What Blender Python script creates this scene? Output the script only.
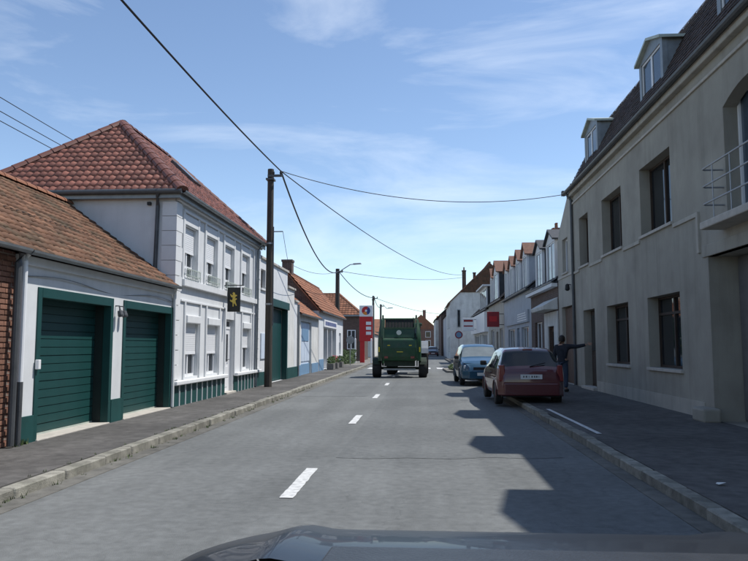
import bpy, bmesh, math, random
from mathutils import Vector, Matrix
random.seed(7)
sc = bpy.context.scene
for o in list(bpy.data.objects): bpy.data.objects.remove(o)
COL = sc.collection
PI = math.pi

# ---------------------------------------------------------------- camera
cd = bpy.data.cameras.new('camera'); cam = bpy.data.objects.new('camera', cd); COL.objects.link(cam)
cd.sensor_width = 36.0; cd.lens = 705.0 / 748.0 * 36.0; cd.clip_start = 0.05; cd.clip_end = 4000
cam.location = (0, 0, 1.5)
cam.rotation_euler = (math.radians(90 + 5.308), 0, math.radians(3.798))
sc.camera = cam
sc.render.resolution_x, sc.render.resolution_y = 1024, 768

# ---------------------------------------------------------------- sun and sky
SUN = Vector((0.539, 0.17, 1.0)).normalized()
EL = math.asin(SUN.z); AZ = math.atan2(SUN.x, SUN.y)
sd = bpy.data.lights.new('sun', 'SUN'); sd.energy = 3.9; sd.angle = math.radians(0.55); sd.color = (1.0, 0.965, 0.91)
so = bpy.data.objects.new('sun', sd); COL.objects.link(so)
so.rotation_euler = (-SUN).to_track_quat('-Z', 'Y').to_euler(); so.location = (20, 10, 40)
w = bpy.data.worlds.new('World'); sc.world = w; w.use_nodes = True
nt = w.node_tree; nt.nodes.clear()
out = nt.nodes.new('ShaderNodeOutputWorld'); bg = nt.nodes.new('ShaderNodeBackground')
sky = nt.nodes.new('ShaderNodeTexSky'); sky.sky_type = 'NISHITA'; sky.sun_disc = False
sky.sun_elevation = EL; sky.sun_rotation = AZ; sky.air_density = 1.0; sky.dust_density = 0.25; sky.ozone_density = 1.2; sky.altitude = 900
bg.inputs['Strength'].default_value = 0.145
tc = nt.nodes.new('ShaderNodeTexCoord'); mp = nt.nodes.new('ShaderNodeMapping')
mp.inputs['Scale'].default_value = (1.4, 2.2, 6.5); mp.inputs['Rotation'].default_value = (0.15, 0.35, 0.5)
n1 = nt.nodes.new('ShaderNodeTexNoise'); n1.inputs['Scale'].default_value = 1.7; n1.inputs['Detail'].default_value = 9; n1.inputs['Roughness'].default_value = 0.58
n1.inputs['Distortion'].default_value = 0.6
r1 = nt.nodes.new('ShaderNodeValToRGB'); r1.color_ramp.elements[0].position = 0.48; r1.color_ramp.elements[1].position = 0.88
r1.color_ramp.elements[0].color = (0, 0, 0, 1); r1.color_ramp.elements[1].color = (0.5, 0.5, 0.5, 1)
mx = nt.nodes.new('ShaderNodeMix'); mx.data_type = 'RGBA'; mx.inputs['B'].default_value = (7.2, 7.6, 8.0, 1)
nt.links.new(tc.outputs['Generated'], mp.inputs['Vector']); nt.links.new(mp.outputs[0], n1.inputs['Vector'])
nt.links.new(n1.outputs['Fac'], r1.inputs['Fac']); nt.links.new(r1.outputs['Color'], mx.inputs['Factor'])
nt.links.new(sky.outputs[0], mx.inputs['A']); nt.links.new(mx.outputs['Result'], bg.inputs['Color']); nt.links.new(bg.outputs[0], out.inputs['Surface'])
sc.view_settings.view_transform = 'Standard'; sc.view_settings.look = 'None'; sc.view_settings.exposure = 0.3; sc.view_settings.gamma = 1.0
sc.render.engine = 'CYCLES'

# ---------------------------------------------------------------- materials
def M(name, col, rough=0.75, var=0.18, scale=3.0, bump=0.15, bscale=70.0, metallic=0.0, streak=0.0, coat=0.0, attr=0.0, orand=0.0, spec=0.4,
      brick=None, second=None, bdist=0.01, blotch=0.0, mscale=None):
    m = bpy.data.materials.new(name); m.use_nodes = True; t = m.node_tree; N = t.nodes; L = t.links
    b = N['Principled BSDF']; b.inputs['Roughness'].default_value = rough; b.inputs['Metallic'].default_value = metallic
    b.inputs['Specular IOR Level'].default_value = spec
    if coat: b.inputs['Coat Weight'].default_value = coat; b.inputs['Coat Roughness'].default_value = 0.04
    tc = N.new('ShaderNodeTexCoord'); vec = tc.outputs['Object']
    if mscale:
        mm = N.new('ShaderNodeMapping'); mm.inputs['Scale'].default_value = mscale; L.new(vec, mm.inputs[0]); vec = mm.outputs[0]
    def math_(op, a, bb):
        q = N.new('ShaderNodeMath'); q.operation = op
        for i, v in enumerate((a, bb)):
            if isinstance(v, (int, float)): q.inputs[i].default_value = v
            else: L.new(v, q.inputs[i])
        return q.outputs[0]
    n = N.new('ShaderNodeTexNoise'); n.inputs['Scale'].default_value = scale; n.inputs['Detail'].default_value = 6; n.inputs['Roughness'].default_value = 0.6
    L.new(vec, n.inputs['Vector'])
    mr = N.new('ShaderNodeMapRange'); mr.inputs[1].default_value = 0.28; mr.inputs[2].default_value = 0.72
    mr.inputs[3].default_value = 1 - var; mr.inputs[4].default_value = 1 + var; L.new(n.outputs['Fac'], mr.inputs[0])
    f = mr.outputs[0]
    if streak:
        mp = N.new('ShaderNodeMapping'); mp.inputs['Scale'].default_value = (2.2, 2.2, 0.22); L.new(tc.outputs['Object'], mp.inputs[0])
        n2 = N.new('ShaderNodeTexNoise'); n2.inputs['Scale'].default_value = 1.3; n2.inputs['Detail'].default_value = 7; n2.inputs['Roughness'].default_value = 0.65
        L.new(mp.outputs[0], n2.inputs['Vector'])
        m2 = N.new('ShaderNodeMapRange'); m2.inputs[1].default_value = 0.5; m2.inputs[2].default_value = 0.72; m2.inputs[3].default_value = 1; m2.inputs[4].default_value = 1 - streak
        L.new(n2.outputs['Fac'], m2.inputs[0]); f = math_('MULTIPLY', f, m2.outputs[0])
    if blotch:
        n3 = N.new('ShaderNodeTexNoise'); n3.inputs['Scale'].default_value = 0.45; n3.inputs['Detail'].default_value = 3; L.new(tc.outputs['Object'], n3.inputs['Vector'])
        m3 = N.new('ShaderNodeMapRange'); m3.inputs[1].default_value = 0.4; m3.inputs[2].default_value = 0.62; m3.inputs[3].default_value = 1 - blotch; m3.inputs[4].default_value = 1 + blotch * 0.6
        L.new(n3.outputs['Fac'], m3.inputs[0]); f = math_('MULTIPLY', f, m3.outputs[0])
    if attr:
        at = N.new('ShaderNodeAttribute'); at.attribute_name = 'rnd'
        m4 = N.new('ShaderNodeMapRange'); m4.inputs[3].default_value = 1 - attr; m4.inputs[4].default_value = 1 + attr; L.new(at.outputs['Fac'], m4.inputs[0]); f = math_('MULTIPLY', f, m4.outputs[0])
    if orand:
        oi = N.new('ShaderNodeObjectInfo')
        m5 = N.new('ShaderNodeMapRange'); m5.inputs[3].default_value = 1 - orand; m5.inputs[4].default_value = 1 + orand; L.new(oi.outputs['Random'], m5.inputs[0]); f = math_('MULTIPLY', f, m5.outputs[0])
    base = N.new('ShaderNodeRGB'); base.outputs[0].default_value = (*col, 1); cs = base.outputs[0]
    if second:   # (colour, amount, scale): a second tone of growth or wear
        n6 = N.new('ShaderNodeTexNoise'); n6.inputs['Scale'].default_value = second[2]; n6.inputs['Detail'].default_value = 5; L.new(vec, n6.inputs['Vector'])
        m6 = N.new('ShaderNodeMapRange'); m6.inputs[1].default_value = 0.47; m6.inputs[2].default_value = 0.68; m6.inputs[3].default_value = 0; m6.inputs[4].default_value = second[1]; L.new(n6.outputs['Fac'], m6.inputs[0])
        x6 = N.new('ShaderNodeMix'); x6.data_type = 'RGBA'; L.new(m6.outputs[0], x6.inputs['Factor']); L.new(cs, x6.inputs['A']); x6.inputs['B'].default_value = (*second[0], 1); cs = x6.outputs['Result']
    hgt = None
    if brick:
        mp = N.new('ShaderNodeMapping'); mp.inputs['Rotation'].default_value = brick.get('rot', (0, PI / 2, PI / 2)); L.new(tc.outputs['Object'], mp.inputs[0])
        cx = N.new('ShaderNodeCombineXYZ'); sp = N.new('ShaderNodeSeparateXYZ'); L.new(tc.outputs['Object'], sp.inputs[0])
        L.new(math_('ADD', sp.outputs[0], sp.outputs[1]), cx.inputs[0]); L.new(sp.outputs[2], cx.inputs[1])
        bt = N.new('ShaderNodeTexBrick'); L.new(cx.outputs[0], bt.inputs['Vector']); bt.inputs['Scale'].default_value = 1
        bt.inputs['Brick Width'].default_value = brick['w']; bt.inputs['Row Height'].default_value = brick['h']; bt.inputs['Mortar Size'].default_value = brick.get('m', 0.008)
        c2 = [c * 0.68 for c in col]; bt.inputs['Color1'].default_value = (*col, 1); bt.inputs['Color2'].default_value = (*c2, 1); bt.inputs['Mortar'].default_value = (*brick['mc'], 1)
        cs = bt.outputs['Color']; hgt = bt.outputs['Fac']
    mul = N.new('ShaderNodeMix'); mul.data_type = 'RGBA'; mul.blend_type = 'MULTIPLY'; mul.inputs['Factor'].default_value = 1
    L.new(cs, mul.inputs['A']); L.new(f, mul.inputs['B']); L.new(mul.outputs['Result'], b.inputs['Base Color'])
    if bump:
        nb = N.new('ShaderNodeTexNoise'); nb.inputs['Scale'].default_value = bscale; nb.inputs['Detail'].default_value = 4; L.new(vec, nb.inputs['Vector'])
        bp = N.new('ShaderNodeBump'); bp.inputs['Strength'].default_value = bump; bp.inputs['Distance'].default_value = bdist; L.new(nb.outputs['Fac'], bp.inputs['Height'])
        L.new(bp.outputs[0], b.inputs['Normal'])
    return m

def glass(name, col=(0.018, 0.022, 0.026), rough=0.04):
    m = M(name, col, rough, 0.4, 0.8, 0.03, 2.0, spec=0.6, bdist=0.02, ); m.node_tree.nodes['Principled BSDF'].inputs['Specular IOR Level'].default_value = 0.42; return m

MT = {}
MT['asphalt'] = M('asphalt', (0.150, 0.156, 0.152), 0.86, 0.2, 9, 0.5, 160, blotch=0.11, spec=0.3)
def wear(m, amount=0.10):
    t = m.node_tree; N, L = t.nodes, t.links; b = N['Principled BSDF']; src = b.inputs['Base Color'].links[0].from_socket
    tc = N.new('ShaderNodeTexCoord'); mp = N.new('ShaderNodeMapping'); mp.inputs['Scale'].default_value = (1.1, 0.05, 1); L.new(tc.outputs['Object'], mp.inputs[0])
    n = N.new('ShaderNodeTexNoise'); n.inputs['Scale'].default_value = 1.6; n.inputs['Detail'].default_value = 4; L.new(mp.outputs[0], n.inputs['Vector'])
    r = N.new('ShaderNodeMapRange'); r.inputs[1].default_value = .35; r.inputs[2].default_value = .65; r.inputs[3].default_value = 1 - amount; r.inputs[4].default_value = 1 + amount; L.new(n.outputs['Fac'], r.inputs[0])
    g = N.new('ShaderNodeTexNoise'); g.inputs['Scale'].default_value = 190; g.inputs['Detail'].default_value = 2; L.new(tc.outputs['Object'], g.inputs['Vector'])
    q = N.new('ShaderNodeMapRange'); q.inputs[1].default_value = .3; q.inputs[2].default_value = .7; q.inputs[3].default_value = .7; q.inputs[4].default_value = 1.3; L.new(g.outputs['Fac'], q.inputs[0])
    v = N.new('ShaderNodeTexVoronoi'); v.feature = 'DISTANCE_TO_EDGE'; v.inputs['Scale'].default_value = .42
    wn = N.new('ShaderNodeTexNoise'); wn.inputs['Scale'].default_value = 2.2; wn.inputs['Detail'].default_value = 4; L.new(tc.outputs['Object'], wn.inputs['Vector'])
    ad = N.new('ShaderNodeVectorMath'); ad.operation = 'MULTIPLY_ADD'; ad.inputs[1].default_value = (.7, .7, .7); L.new(wn.outputs['Color'], ad.inputs[0]); L.new(tc.outputs['Object'], ad.inputs[2]); L.new(ad.outputs[0], v.inputs['Vector'])
    c = N.new('ShaderNodeMapRange'); c.inputs[1].default_value = 0; c.inputs[2].default_value = .006; c.inputs[3].default_value = .82; c.inputs[4].default_value = 1; L.new(v.outputs['Distance'], c.inputs[0])
    p = N.new('ShaderNodeMath'); p.operation = 'MULTIPLY'; L.new(r.outputs[0], p.inputs[0]); L.new(q.outputs[0], p.inputs[1])
    p2 = N.new('ShaderNodeMath'); p2.operation = 'MULTIPLY'; L.new(p.outputs[0], p2.inputs[0]); L.new(c.outputs[0], p2.inputs[1])
    x = N.new('ShaderNodeMix'); x.data_type = 'RGBA'; x.blend_type = 'MULTIPLY'; x.inputs['Factor'].default_value = 1; L.new(src, x.inputs['A']); L.new(p2.outputs[0], x.inputs['B']); L.new(x.outputs['Result'], b.inputs['Base Color'])
wear(MT['asphalt'])
MT['patch'] = M('asphalt_patch', (0.138, 0.144, 0.141), 0.87, 0.2, 9, 0.5, 160, blotch=0.1, spec=0.3)
MT['pavement'] = M('pavement', (0.108, 0.103, 0.097), 0.9, 0.3, 6, 0.6, 120, blotch=0.22, spec=0.25)
wear(MT['patch'], .08); wear(MT['pavement'], .06)
MT['pavement_pale'] = M('pavement_pale', (0.2, 0.19, 0.17), 0.9, 0.2, 6, 0.4, 90, blotch=0.15)
MT['kerb'] = M('kerb_concrete', (0.235, 0.225, 0.19), 0.9, 0.38, 7, 0.6, 60, orand=0.22, second=((0.09, 0.09, 0.07), 0.6, 3.0))
MT['channel'] = M('channel', (0.13, 0.125, 0.11), 0.9, 0.35, 5, 0.4, 70, blotch=0.2)
MT['paint'] = M('road_paint', (0.62, 0.62, 0.60), 0.7, 0.12, 22, 0.3, 150, second=((0.2, 0.2, 0.2), 0.5, 14.0))
MT['ground'] = M('ground', (0.09, 0.085, 0.06), 0.95, 0.3, 0.3, 0.3, 10)
MT['white'] = M('white_render', (0.65, 0.665, 0.67), 0.85, 0.06, 2.5, 0.2, 90, streak=0.09, blotch=0.03)
MT['white_old'] = M('old_white_render', (0.66, 0.66, 0.63), 0.88, 0.1, 2.5, 0.3, 60, streak=0.18, blotch=0.06, second=((0.42, 0.40, 0.36), 0.35, 1.2))
MT['trimwhite'] = M('white_trim', (0.68, 0.69, 0.69), 0.7, 0.05, 4, 0.1, 80)
MT['pvc'] = M('white_pvc', (0.78, 0.79, 0.8), 0.4, 0.04, 3, 0.0)
MT['slat'] = M('shutter_slat', (0.76, 0.77, 0.78), 0.5, 0.04, 3, 0.0)
MT['green'] = M('green_paint', (0.009, 0.058, 0.054), 0.5, 0.12, 3, 0.06, 60, blotch=0.08)
MT['lining_shade'] = M('lining_shade', (0.012, 0.022, 0.021), 0.5, 0.15, 3, 0.05, 60)  # garage recess lining, with the shade of the jamb put into the colour
MT['green_door'] = M('green_door', (0.010, 0.055, 0.053), 0.45, 0.1, 3, 0.05, 60)
MT['green_dark'] = M('green_plinth', (0.010, 0.062, 0.058), 0.6, 0.2, 3, 0.15, 60, streak=0.2)
MT['tile_red'] = M('red_pantile', (0.235, 0.088, 0.058), 0.5, 0.18, 14, 0.2, 60, attr=0.36, spec=0.5, blotch=0.06)
MT['tile_brown'] = M('brown_pantile', (0.165, 0.086, 0.052), 0.9, 0.3, 5, 0.4, 50, attr=0.34, second=((0.075, 0.065, 0.042), 0.8, 2.2))
MT['tile_orange'] = M('orange_tile', (0.34, 0.15, 0.085), 0.85, 0.2, 8, 0.3, 50, attr=0.25, second=((0.17, 0.09, 0.06), 0.6, 0.9))
MT['tile_muted'] = M('muted_tile', (0.17, 0.092, 0.066), 0.9, 0.25, 8, 0.3, 50)
MT['tile_dark'] = M('dark_flat_tile', (0.058, 0.040, 0.034), 0.85, 0.3, 6, 0.3, 50, attr=0.4)
MT['slate'] = M('slate', (0.05, 0.055, 0.062), 0.6, 0.25, 6, 0.2, 50, attr=0.3)
MT['zinc'] = M('zinc', (0.24, 0.26, 0.27), 0.45, 0.18, 4, 0.1, 40, metallic=0.35)
MT['zinc_dark'] = M('dark_zinc', (0.085, 0.09, 0.095), 0.5, 0.2, 4, 0.1, 40, metallic=0.3)
MT['zinc_pale'] = M('pale_zinc', (0.42, 0.47, 0.42), 0.55, 0.15, 3, 0.1, 40)
MT['beige'] = M('beige_render', (0.345, 0.325, 0.275), 0.92, 0.08, 2, 0.35, 110, streak=0.2, blotch=0.09, second=((0.25, 0.23, 0.195), 0.5, 0.8))
MT['beige2'] = M('beige_render_pale', (0.42, 0.395, 0.34), 0.92, 0.09, 2, 0.35, 110, streak=0.25, blotch=0.07)
MT['stone'] = M('sill_stone', (0.45, 0.42, 0.37), 0.9, 0.15, 6, 0.3, 60)
MT['brick_piece'] = M('brick_piece', (0.21, 0.105, 0.07), 0.9, 0.2, 20, 0.4, 80, orand=0.35)
MT['mortar'] = M('mortar', (0.26, 0.23, 0.19), 0.95, 0.15, 20, 0.4, 90)
MT['brick'] = M('brick_wall', (0.20, 0.10, 0.075), 0.9, 0.15, 3, 0.4, 90, brick=dict(w=0.23, h=0.075, mc=(0.24, 0.21, 0.18)))
MT['brick_dark'] = M('dark_brick', (0.12, 0.075, 0.06), 0.9, 0.15, 3, 0.4, 90, brick=dict(w=0.23, h=0.075, mc=(0.15, 0.13, 0.115)))
MT['glass'] = glass('window_glass'); MT['glass_blue'] = glass('dormer_glass', (0.05, 0.07, 0.095), 0.08)
MT['curtain'] = M('net_curtain', (0.42, 0.42, 0.40), 0.8, 0.2, 9, 0.3, 30, mscale=(1, 6, 0.3))
MT['dark'] = M('dark_interior', (0.016, 0.016, 0.017), 0.9, 0.2, 4, 0.0)
MT['wood_dark'] = M('dark_wood', (0.045, 0.030, 0.022), 0.7, 0.3, 8, 0.2, 60, mscale=(4, 4, 0.5))
MT['wood_brown'] = M('brown_door', (0.12, 0.072, 0.048), 0.65, 0.25, 6, 0.2, 60, mscale=(4, 4, 0.5))
MT['grey_door'] = M('grey_garage_door', (0.16, 0.155, 0.15), 0.7, 0.15, 4, 0.1, 60)
MT['blue_wall'] = M('pale_blue_render', (0.52, 0.60, 0.70), 0.85, 0.07, 3, 0.2, 80, streak=0.08)
MT['blue_paint'] = M('blue_paint', (0.16, 0.28, 0.42), 0.6, 0.1, 4, 0.1, 60)
MT['blue_sign'] = M('blue_lettering', (0.03, 0.06, 0.22), 0.5, 0.1, 10, 0.0)
MT['bluegrey'] = M('grey_blue_render', (0.40, 0.43, 0.46), 0.85, 0.1, 2, 0.2, 70, streak=0.2)
MT['pole_wood'] = M('creosote_pole', (0.060, 0.052, 0.044), 0.9, 0.3, 9, 0.4, 40, mscale=(3, 3, 0.3))
MT['concrete'] = M('concrete_pole', (0.15, 0.145, 0.135), 0.9, 0.2, 6, 0.3, 60)
MT['wire'] = M('cable', (0.018, 0.018, 0.02), 0.6, 0.1, 5, 0.0)
MT['steel'] = M('galvanised', (0.35, 0.36, 0.37), 0.45, 0.12, 8, 0.05, 60, metallic=0.6)
MT['black'] = M('black_plastic', (0.015, 0.015, 0.016), 0.6, 0.15, 8, 0.1, 80)
MT['cowl'] = M('cowl_plastic', (0.028, 0.03, 0.033), 0.42, 0.25, 14, 0.25, 140)
MT['rubber'] = M('rubber', (0.02, 0.02, 0.02), 0.85, 0.25, 8, 0.3, 60)
MT['gold'] = M('gold_emblem', (0.62, 0.45, 0.08), 0.5, 0.1, 8, 0.0)
MT['signblack'] = M('black_sign', (0.012, 0.014, 0.012), 0.5, 0.1, 8, 0.0)
MT['red'] = M('red_sign', (0.50, 0.022, 0.025), 0.45, 0.08, 3, 0.0)
MT['red_dark'] = M('dark_red_sign', (0.26, 0.02, 0.028), 0.5, 0.1, 3, 0.0)
MT['white_sign'] = M('white_sign', (0.78, 0.78, 0.78), 0.5, 0.05, 3, 0.0)
MT['orange'] = M('orange_print', (0.75, 0.25, 0.03), 0.5, 0.05, 3, 0.0)
MT['baler'] = M('agri_green', (0.010, 0.055, 0.022), 0.5, 0.2, 4, 0.05, 60, second=((0.05, 0.06, 0.04), 0.4, 3.0), coat=0.15)
MT['baler_dark'] = M('agri_dark', (0.016, 0.03, 0.018), 0.7, 0.3, 6, 0.1, 60)
MT['yellow'] = M('agri_yellow', (0.72, 0.55, 0.04), 0.5, 0.1, 6, 0.05)
MT['car_red'] = M('car_red', (0.085, 0.008, 0.014), 0.32, 0.05, 3, 0.0, coat=1.0)
MT['car_blue'] = M('car_blue', (0.014, 0.065, 0.115), 0.35, 0.05, 3, 0.0, coat=1.0, metallic=0.2)
MT['car_dark'] = M('car_dark', (0.02, 0.022, 0.028), 0.3, 0.05, 3, 0.0, coat=1.0)
MT['bonnet'] = M('bonnet_paint', (0.012, 0.014, 0.018), 0.4, 0.12, 5, 0.02, 60, coat=0.25, spec=0.3)
MT['car_glass'] = glass('car_glass', (0.014, 0.018, 0.02), 0.03)
MT['car_glass_clear'] = glass('windscreen_glass', (0.16, 0.185, 0.19), 0.06)
MT['lamp_red'] = M('tail_lamp', (0.17, 0.01, 0.012), 0.25, 0.05, 9, 0.0, coat=0.8)
MT['lamp_clear'] = M('head_lamp', (0.62, 0.64, 0.65), 0.12, 0.15, 20, 0.0, coat=1.0)
MT['plate'] = M('number_plate', (0.62, 0.63, 0.62), 0.5, 0.05, 9, 0.0)
MT['rim'] = M('wheel_rim', (0.32, 0.33, 0.34), 0.4, 0.1, 9, 0.0, metallic=0.6)
MT['skin'] = M('skin', (0.42, 0.25, 0.18), 0.6, 0.08, 9, 0.05, 80)
MT['jacket'] = M('dark_jacket', (0.022, 0.025, 0.034), 0.9, 0.2, 9, 0.3, 40)
MT['jeans'] = M('blue_jeans', (0.045, 0.065, 0.10), 0.9, 0.2, 9, 0.3, 40)
MT['hair'] = M('dark_hair', (0.018, 0.014, 0.012), 0.6, 0.3, 20, 0.3, 60)
MT['leaf'] = M('leaf', (0.055, 0.095, 0.03), 0.7, 0.3, 4, 0.0, attr=0.5)
MT['weed'] = M('weed', (0.07, 0.10, 0.035), 0.8, 0.3, 4, 0.0, attr=0.5)
MT['bark'] = M('bark', (0.08, 0.06, 0.045), 0.9, 0.3, 9, 0.4, 40)
MT['paper'] = M('paper', (0.7, 0.7, 0.66), 0.8, 0.08, 12, 0.2, 40)
MT['petal'] = M('petal', (0.6, 0.12, 0.16), 0.7, 0.2, 12, 0.0)

# ---------------------------------------------------------------- mesh helpers
ORG = {}
def org(o): return ORG.get(o.name, Vector((0, 0, 0))) if o else Vector((0, 0, 0))

def tag(o, label=None, cat=None, group=None, kind=None):
    if label: o['label'] = label
    if cat: o['category'] = cat
    if group: o['group'] = group
    if kind: o['kind'] = kind
    return o

def thing(name, loc, label, cat, group=None, rz=0.0):
    o = bpy.data.objects.new(name, None); COL.objects.link(o); o.location = loc; o.rotation_euler = (0, 0, rz)
    o.empty_display_size = 0.2
    ORG[o.name] = Vector(loc); return tag(o, label, cat, group)

class MB:
    def __init__(s): s.v = []; s.f = []; s.a = []
    def add(s, vs, fs, a=0.5):
        n = len(s.v); s.v += [tuple(v) for v in vs]; s.f += [tuple(i + n for i in f) for f in fs]; s.a += [a] * len(fs); return s
    def box(s, x0, x1, y0, y1, z0, z1, a=0.5):
        x0, x1 = min(x0, x1), max(x0, x1); y0, y1 = min(y0, y1), max(y0, y1); z0, z1 = min(z0, z1), max(z0, z1)
        return s.add([(x0, y0, z0), (x1, y0, z0), (x1, y1, z0), (x0, y1, z0), (x0, y0, z1), (x1, y0, z1), (x1, y1, z1), (x0, y1, z1)],
                     [(0, 3, 2, 1), (4, 5, 6, 7), (0, 1, 5, 4), (1, 2, 6, 5), (2, 3, 7, 6), (3, 0, 4, 7)], a)
    def quad(s, *p, a=0.5): return s.add(p, [tuple(range(len(p)))], a)
    def prism(s, poly, ax, c0, c1):
        """poly of 2D points extruded along axis ax from c0 to c1"""
        def P(p, c):
            if ax == 'x': return (c, p[0], p[1])
            if ax == 'y': return (p[0], c, p[1])
            return (p[0], p[1], c)
        n = len(poly); vs = [P(p, c0) for p in poly] + [P(p, c1) for p in poly]
        return s.add(vs, [tuple(range(n)), tuple(range(2 * n - 1, n - 1, -1))] + [(i, i + n, (i + 1) % n + n, (i + 1) % n) for i in range(n)])
    def tube(s, pts, r, n=8, cap=True):
        pts = [Vector(p) for p in pts]; rs = r if isinstance(r, (list, tuple)) else [r] * len(pts); vs = []; fs = []
        up = Vector((0, 0, 1))
        for i, p in enumerate(pts):
            d = (pts[min(i + 1, len(pts) - 1)] - pts[max(i - 1, 0)]).normalized()
            q = up if abs(d.z) < 0.95 else Vector((1, 0, 0))
            a = d.cross(q).normalized(); b = d.cross(a).normalized()
            vs += [p + (a * math.cos(2 * PI * k / n) + b * math.sin(2 * PI * k / n)) * rs[i] for k in range(n)]
        for i in range(len(pts) - 1):
            for k in range(n): fs.append((i * n + k, i * n + (k + 1) % n, (i + 1) * n + (k + 1) % n, (i + 1) * n + k))
        if cap: fs += [tuple(range(n)), tuple(range(len(pts) * n - 1, (len(pts) - 1) * n - 1, -1))]
        return s.add(vs, fs)
    def lathe(s, c, axis, prof, n=24):
        """prof: list of (offset along axis, radius)"""
        c = Vector(c); ax = Vector(axis).normalized(); q = Vector((0, 0, 1)) if abs(ax.z) < 0.9 else Vector((1, 0, 0)); a = ax.cross(q).normalized(); b = ax.cross(a)
        vs = []; fs = []
        for (o, r) in prof: vs += [c + ax * o + (a * math.cos(2 * PI * k / n) + b * math.sin(2 * PI * k / n)) * max(r, 1e-4) for k in range(n)]
        for i in range(len(prof) - 1):
            for k in range(n): fs.append((i * n + k, i * n + (k + 1) % n, (i + 1) * n + (k + 1) % n, (i + 1) * n + k))
        fs += [tuple(range(n)), tuple(range(len(prof) * n - 1, (len(prof) - 1) * n - 1, -1))]
        return s.add(vs, fs)
    def mesh(s, name, mat, off=Vector((0, 0, 0)), smooth=False, attr=False, fix=True):
        me = bpy.data.meshes.new(name); me.from_pydata([tuple(Vector(v) - off) for v in s.v], [], s.f)
        if attr:
            at = me.attributes.new('rnd', 'FLOAT', 'FACE'); at.data.foreach_set('value', s.a)
        if fix:
            bm = bmesh.new(); bm.from_mesh(me); bmesh.ops.recalc_face_normals(bm, faces=bm.faces); bm.to_mesh(me); bm.free()
        me.materials.append(mat if not isinstance(mat, str) else MT[mat])
        if smooth: me.shade_smooth()
        return me
    def build(s, name, mat, parent=None, smooth=False, bevel=0.0, attr=False, kind=None, fix=True, seg=2):
        off = org(parent); me = s.mesh(name, mat, off, smooth, attr, fix)
        o = bpy.data.objects.new(name, me); COL.objects.link(o)
        if parent: o.parent = parent; ORG[o.name] = off
        if bevel:
            b = o.modifiers.new('bevel', 'BEVEL'); b.width = bevel; b.segments = seg; b.limit_method = 'ANGLE'; b.angle_limit = math.radians(40)
        if kind: o['kind'] = kind
        return o

def place(name, me, parent, loc, rot=(0, 0, 0), scl=(1, 1, 1)):
    o = bpy.data.objects.new(name, me); COL.objects.link(o); o.parent = parent; o.location = Vector(loc) - org(parent); o.rotation_euler = rot; o.scale = scl
    return o

def smooth_angle(o, ang=40):
    me = o.data; me.shade_smooth()
    bm = bmesh.new(); bm.from_mesh(me); lim = math.radians(ang)
    for e in bm.edges: e.smooth = len(e.link_faces) == 2 and e.calc_face_angle(0) < lim
    bm.to_mesh(me); bm.free()

def facade(mb, inw, xf, y0, y1, z0, z1, holes=(), back=None, top=True, back_z=None):
    """street wall on plane x = xf with real openings; holes (ya, yb, za, zb, depth); side, back and top walls close the block"""
    ys = sorted({y0, y1, *[h[0] for h in holes], *[h[1] for h in holes]}); zs = sorted({z0, z1, *[h[2] for h in holes], *[h[3] for h in holes]})
    for i in range(len(ys) - 1):
        for j in range(len(zs) - 1):
            yc = (ys[i] + ys[i + 1]) / 2; zc = (zs[j] + zs[j + 1]) / 2
            if any(h[0] < yc < h[1] and h[2] < zc < h[3] for h in holes): continue
            mb.quad((xf, ys[i], zs[j]), (xf, ys[i + 1], zs[j]), (xf, ys[i + 1], zs[j + 1]), (xf, ys[i], zs[j + 1]))
    for (a, b, c, d, dp) in holes:
        x2 = xf + inw * dp
        mb.quad((xf, a, c), (x2, a, c), (x2, a, d), (xf, a, d)); mb.quad((xf, b, c), (x2, b, c), (x2, b, d), (xf, b, d))
        mb.quad((xf, a, d), (x2, a, d), (x2, b, d), (xf, b, d)); mb.quad((xf, a, c), (x2, a, c), (x2, b, c), (xf, b, c))
    if back:
        xb = xf + inw * back
        for y in (y0, y1): mb.quad((xf, y, z0), (xb, y, z0), (xb, y, z1), (xf, y, z1))
        mb.quad((xb, y0, z0), (xb, y1, z0), (xb, y1, z1), (xb, y0, z1))
        if top: mb.quad((xf, y0, z1), (xf, y1, z1), (xb, y1, z1), (xb, y0, z1))
    return mb

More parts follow.
